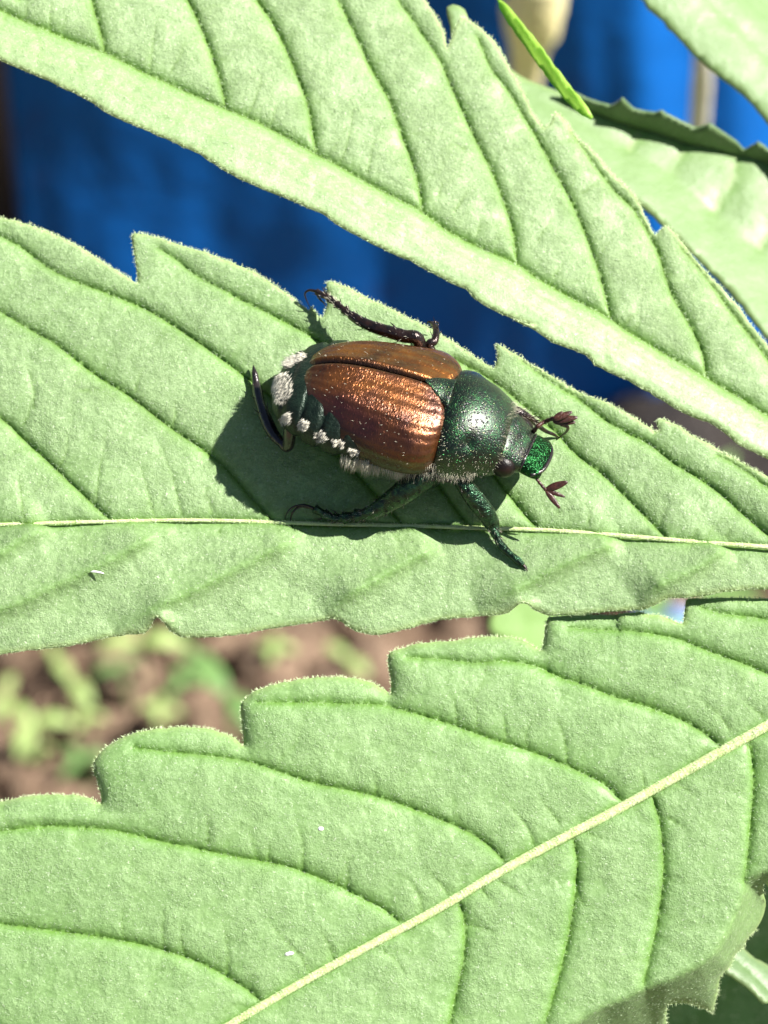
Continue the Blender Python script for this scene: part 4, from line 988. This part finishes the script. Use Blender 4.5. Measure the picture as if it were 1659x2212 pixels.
# --- hairs
def near_surface(px, tol=26):
    d = np.linalg.norm(bpx - np.array(px), axis=1); d[~bvis] = 1e9; i = int(np.argmin(d)); return i
def tuft(px, rx, ry, ang, n, length, name='hair_tuft', mat=None, kind='stuff', dirl=(-.55, -.2, -.25), wd=.011, parent=None, label=None):
    i0 = near_surface(px); c = bpos[i0]; nn = bnw[i0]
    # sample points on the body around the px centre, within an ellipse in the picture of the patch
    ca, sa = math.cos(ang), math.sin(ang); q = bpx - bpx[i0]
    a = (q[:, 0] * ca + q[:, 1] * sa) / rx; b = (-q[:, 0] * sa + q[:, 1] * ca) / ry
    ids = np.where((a * a + b * b < 1.3) & bvis & (np.linalg.norm(bpos - c, axis=1) < 2.0))[0]
    if len(ids) == 0: ids = np.array([i0])
    pick = rng.choice(ids, n); P = bpos[pick] + rng.normal(0, .035, (n, 3)); N = bnw[pick]
    dl = np.array(dirl); dl = dl[0] * BF + dl[1] * BL + dl[2] * BU
    dr = N * rng.uniform(.45, .8, (n, 1)) + dl * 1.0 + rng.normal(0, .09, (n, 3))
    return hair_mesh(name, P - N * .02, dr, rng.uniform(.6, 1.1, n) * length, wd * rng.uniform(.7, 1.2, n), mat or M_WHITE, parent or body, label=label, kind=kind)
for (px, rx, ry) in (((621, 904), 13, 17), ((657, 919), 14, 16), ((695, 944), 18, 17), ((731, 954), 17, 11), ((767, 972), 17, 10)):
    tuft(px, rx * .70, ry * .68, .3, 800, .18, wd=.006, dirl=(-.7, -.5, -.5))
tuft((612, 838), 17, 29, .15, 1300, .34, wd=.006, dirl=(-.3, -1.2, -.3), label='large cream tuft on the tail end')
tuft((640, 778), 22, 9, -.5, 500, .30, wd=.006, dirl=(-.7, -.5, -.3))
# shaggy fringe under the near side
for (px, rx, ry, n, ln) in (((760, 1000), 40, 10, 260, .55), ((820, 1012), 50, 10, 300, .55), ((900, 1012), 40, 12, 320, .6), ((940, 1005), 26, 14, 240, .6)):
    tuft(px, rx, ry, .15, n, ln, name='belly_fringe', mat=M_FUZZ, dirl=(.1, -.9, -.9), wd=.008)
def surf_hair(v, idx, n, ln, par, name, lean, mat=M_FUZZ, wd=.006):
    pick = rng.choice(idx, n); P = BW(v[pick]); c = BW(np.array([[8.0, 0, .9]])); N = P - c; N /= np.linalg.norm(N, axis=1)[:, None]
    dl = lean[0] * BF + lean[1] * BL + lean[2] * BU
    hair_mesh(name, P - N * .02, N * .6 + dl + rng.normal(0, .2, (n, 3)), rng.uniform(.5, 1.1, n) * ln, wd, mat, par, kind='stuff')
iv = np.where(pv[:, 1] < -1.7)[0]; surf_hair(pv, iv, 150, .16, PRO, 'bristles', (-.5, -.2, -.3))
iv = np.where((pv[:, 1] < -2.0) & (pv[:, 2] < 1.2))[0]; surf_hair(pv, iv, 160, .30, PRO, 'side_hair', (.1, -.5, -.8))
iv = np.where((pv[:, 0] > 9.1))[0]; surf_hair(pv, iv, 200, .22, PRO, 'front_hair', (.6, -.1, -.1))

# --- legs
def arc(pxh, k=6):
    P = np.array([on2([(x, y)], h)[0] for x, y, h in pxh]); return P
def leg(pxh, rads, mats, spines=0, claws=None, label=None, hairs=0, root=None, hairpart=(0, 1), segs=None):
    P = arc(pxh)
    if root is not None: P = np.vstack([BW(np.array(root))[None] if np.ndim(root) == 1 else BW(np.array(root)), P])
    q = catmull(P, 10); r = np.interp(np.linspace(0, 1, len(q)), np.linspace(0, 1, len(rads)), rads)
    if segs:   # knobbly tarsal joints between the given fractions
        t = np.linspace(0, 1, len(q)); m = (t > segs[0]); ph = (t - segs[0]) / (1 - segs[0]) * segs[1]
        r = np.where(m, r * (.72 + .50 * (ph % 1.0) ** 1.5), r)
    o = tube('leg', q, r, mats, beetle, seg=14, label=label)
    T = np.gradient(q, axis=0); T /= np.linalg.norm(T, axis=1)[:, None]
    if spines:
        g = Geo()
        for k in range(spines):
            i = int(rng.uniform(hairpart[0], hairpart[1]) * (len(q) - 2)); s = np.cross(T[i], rng.normal(0, 1, 3)); s /= np.linalg.norm(s)
            L = rng.uniform(.14, .34); b = q[i] + s * r[i] * .7
            v, f = tube_geo([b, b + (s * .75 + T[i] * .8) * L * .6, b + (s * .8 + T[i] * 1.2) * L], [.026, .018, .003], 5); g.add(v, f)
        g.done('spines', M_LEGB, o, kind='stuff')
    for c in claws or []:
        p = arc(c); p = catmull(np.vstack([q[-1][None], p]), 8); tube('claw', p, np.linspace(.065, .010, len(p)), M_LEGB, o, seg=8)
    if hairs:
        i = (rng.uniform(hairpart[0], hairpart[1], hairs) * (len(q) - 2)).astype(int); s = np.cross(T[i], rng.normal(0, 1, (hairs, 3))); s /= np.linalg.norm(s, axis=1)[:, None]
        hair_mesh('leg_hair', q[i] + s * r[i][:, None] * .8, s * .8 + T[i] * .8, rng.uniform(.10, .26, hairs), .007, M_FUZZ, o, kind='stuff')
    return o
# near side
leg(c2x := [(*c2((395, 1010))[0], 2.0), (*c2((435, 1100))[0], 1.9), (*c2((500, 1190))[0], 1.75), (*c2((575, 1290))[0], 1.4), (*c2((650, 1390))[0], 1.05), (*c2((700, 1480))[0], .75), (*c2((728, 1560))[0], .5), (*c2((765, 1640))[0], .32), (*c2((830, 1710))[0], .24), (*c2((900, 1770))[0], .18), (*c2((955, 1815))[0], .13)],
    [.33, .34, .36, .31, .34, .38, .40, .37, .33, .21, .15, .17, .13, .16, .10], M_LEG, spines=10, hairs=90, root=[(7.6, -1.6, .7), (7.5, -2.1, .75)], hairpart=(.2, .75),
    claws=[[(*c2((980, 1850))[0], .06), (*c2((992, 1868))[0], .0)], [(*c2((975, 1828))[0], .08), (*c2((990, 1855))[0], .0)]], label='front leg on the near side, stretched towards the midrib')
leg([(926, 1022, 2.5), (895, 1046, 2.1), (868, 1066, 1.75), (845, 1082, 1.45), (822, 1096, 1.15), (800, 1108, .85), (778, 1112, .6), (748, 1118, .42), (722, 1119, .32), (700, 1110, .3), (678, 1098, .35)],
    [.48, .56, .55, .52, .48, .42, .35, .29, .26, .23, .21, .20, .17], M_LEG, spines=46, hairs=260, root=[(6.6, -1.3, .3), (6.7, -1.9, .2)], hairpart=(.15, .92), segs=(.62, 5),
    claws=[[(655, 1091, .36), (632, 1096, .3), (619, 1110, .15), (615, 1124, .02)], [(650, 1094, .3), (633, 1106, .2), (628, 1124, .1), (633, 1142, .0)]], label='middle leg on the near side, ending in a curved claw')
leg([(622, 962, 1.15), (608, 956, 1.05), (590, 936, .9), (575, 906, .75), (563, 874, .6), (555, 838, .45), (551, 812, .3), (547, 789, .15)],
    [.2, .24, .26, .24, .19, .23, .26, .24, .19, .21, .15, .13, .02], M_BLACK, spines=16, root=[(1.6, -1.2, .7), (1.0, -1.6, .7)], hairpart=(.3, .8), label='hind leg on the near side, glossy black and bent up behind the tail')
leg([(700, 990, 1.0), (672, 985, .9), (640, 975, .9)], [.34, .36, .33, .30, .25], M_LEG, hairs=60, root=[(3.2, -1.5, .4), (2.9, -1.9, .2)], label='thigh of the near hind leg') if False else None
# far side
leg([(905, 738, 1.4), (872, 726, 1.5), (841, 717, 1.5), (808, 707, 1.4), (775, 692, 1.2), (748, 673, 1.0), (725, 655, .85), (704, 640, .7), (682, 629, .6)],
    [.26, .28, .27, .27, .26, .24, .21, .17, .15, .14, .12], M_LEGB, spines=40, hairs=160, root=[(4.6, 1.6, .5), (5.2, 2.6, .5)], hairpart=(.25, .95), segs=(.66, 5),
    claws=[[(668, 627, .6), (659, 634, .5), (662, 648, .35), (670, 665, .2)], [(690, 645, .55), (700, 655, .4), (704, 662, .3)]], label='hind leg on the far side, reaching over the notch of the leaf margin')
leg([(930, 752, 1.2), (938, 738, 1.3), (942, 722, 1.2), (940, 706, .95), (932, 697, .75)], [.2, .18, .18, .16, .15, .13, .08], M_LEGB, spines=8, root=[(6.3, 1.8, .5), (6.6, 2.5, .5)], hairpart=(.5, .95),
    claws=[[(925, 695, .7), (922, 702, .55)], [(944, 696, .7), (947, 703, .55)]], label='middle leg on the far side, only its foot showing above the wing case')
leg([(1108, 889, 1.5), (1128, 896, 1.5), (1150, 908, 1.2), (1166, 922, .8), (1180, 932, .5), (1195, 938, .3), (1206, 945, .1)], [.28, .27, .26, .22, .15, .10, .08, .07, .04], M_LEGB, spines=14, hairs=220, root=[(8.2, 1.4, .7), (8.6, 1.7, .9)], hairpart=(.15, .6), label='front leg on the far side, showing between pronotum and antenna')
# --- antennae
def lamella(g, a, b, w, up, curve=.0):
    a = np.array(a); b = np.array(b); n = 12; d = b - a; s = np.cross(d, up); s /= np.linalg.norm(s)
    pth = [a + d * t + s * curve * math.sin(math.pi * t) for t in np.linspace(0, 1, n)]
    rad = [w * (.25 + .95 * math.sin(math.pi * min(1, t ** .85 * .95 + .02)) ** .8) for t in np.linspace(0, 1, n)]
    v, f = tube_geo(pth, rad, 10, .38, up); g.add(v, f)
hb = BW(HB([[10.1, -.9, 1.1]]))[0]
st = [hb] + [on2([p], h)[0] for p, h in ((c12((900, 985))[0], 1.9), (c12((970, 1020))[0], 1.9), (c12((1030, 1100))[0], 1.85), (c12((1105, 1190))[0], 1.8))]
q = catmull(st, 8); an = tube('antenna', q, .05 + .022 * np.abs(np.sin(np.arange(len(q)) * .95)), M_ANT, beetle, seg=10, label='near antenna with its three-plate club spread open')
for b_, w, h in (((1340, 1098), .13, 2.0), ((1312, 1262), .075, 1.7), ((1255, 1385), .095, 1.6)):
    g = Geo(); lamella(g, on2([c12((1100, 1185))[0]], 1.8)[0], on2([c12(b_)[0]], h)[0], w, (0, 0, 1)); g.done('lamella', M_ANT, an)
hb = BW(HB([[10.1, .95, 1.25]]))[0]
st = [hb] + [on2([p], h)[0] for p, h in ((c12((1010, 500))[0], 2.1), (c12((1090, 445))[0], 2.2), (c12((1190, 405))[0], 2.3))]
q = catmull(st, 8); an = tube('antenna', q, .07 + .03 * np.abs(np.sin(np.arange(len(q)) * .9)), M_ANT, beetle, seg=10, label='far antenna with its club nearly closed')
for a_, b_, w, h in (((1180, 440), (1450, 395), .125, 2.3), ((1180, 425), (1390, 335), .11, 2.45), ((1185, 415), (1290, 335), .085, 2.5), ((1190, 450), (1425, 450), .11, 2.15)):
    g = Geo(); lamella(g, on2([c12(a_)[0]], h)[0], on2([c12(b_)[0]], h)[0], w, (0, .3, 1)); g.done('lamella', M_ANT, an)
pth = catmull([on2([c12(p)[0]], h)[0] for p, h in (((1270, 470), 2.1), ((1340, 500), 1.9), ((1330, 550), 1.6), ((1270, 600), 1.3), ((1215, 645), 1.0))], 6)
tube('palp', pth, np.linspace(.09, .02, len(pth)), M_ANT, beetle, seg=8)
# --- a few specks of dust lying on the blades
def fleck(plane, dat, px, size, label, long=1.0, ang=0.0):
    uv = plane.uv([px]); z = height_on(plane, dat, uv)[0]; c = plane.hit([px], z + size * .05)[0]
    ax = math.cos(ang) * plane.e1 + math.sin(ang) * plane.e2; n = 7
    P = [c + ax * size * long * (t - .5) * 2 + plane.n * .004 * math.sin(t * 7) + plane.e2 * .12 * size * long * math.sin(t * 3.1) for t in np.linspace(0, 1, n)]
    tube('dust_fleck', P, [size * .25, size * .7, size * .8, size * .75, size * .8, size * .6, size * .2], M_FLECK, None, seg=7, flat=.6, label=label, cat='fleck', group='white flecks lying on the leaf')
M_FLECK = simple('white_fleck', (.85, .86, .84), .4, spec=.6)
fleck(P3, DAT3, (693, 1791), .11, 'tiny white crumb in the middle of the lowest leaflet, between two side veins')
fleck(P3, DAT3, (625, 2061), .10, 'white crumb near the bottom edge, just above the pale midrib of the lowest leaflet', 1.8, .2)
fleck(P2, DAT2, (210, 1237), .055, 'small curved white fibre on the lower half of the middle leaflet, at the left', 5, -.15)
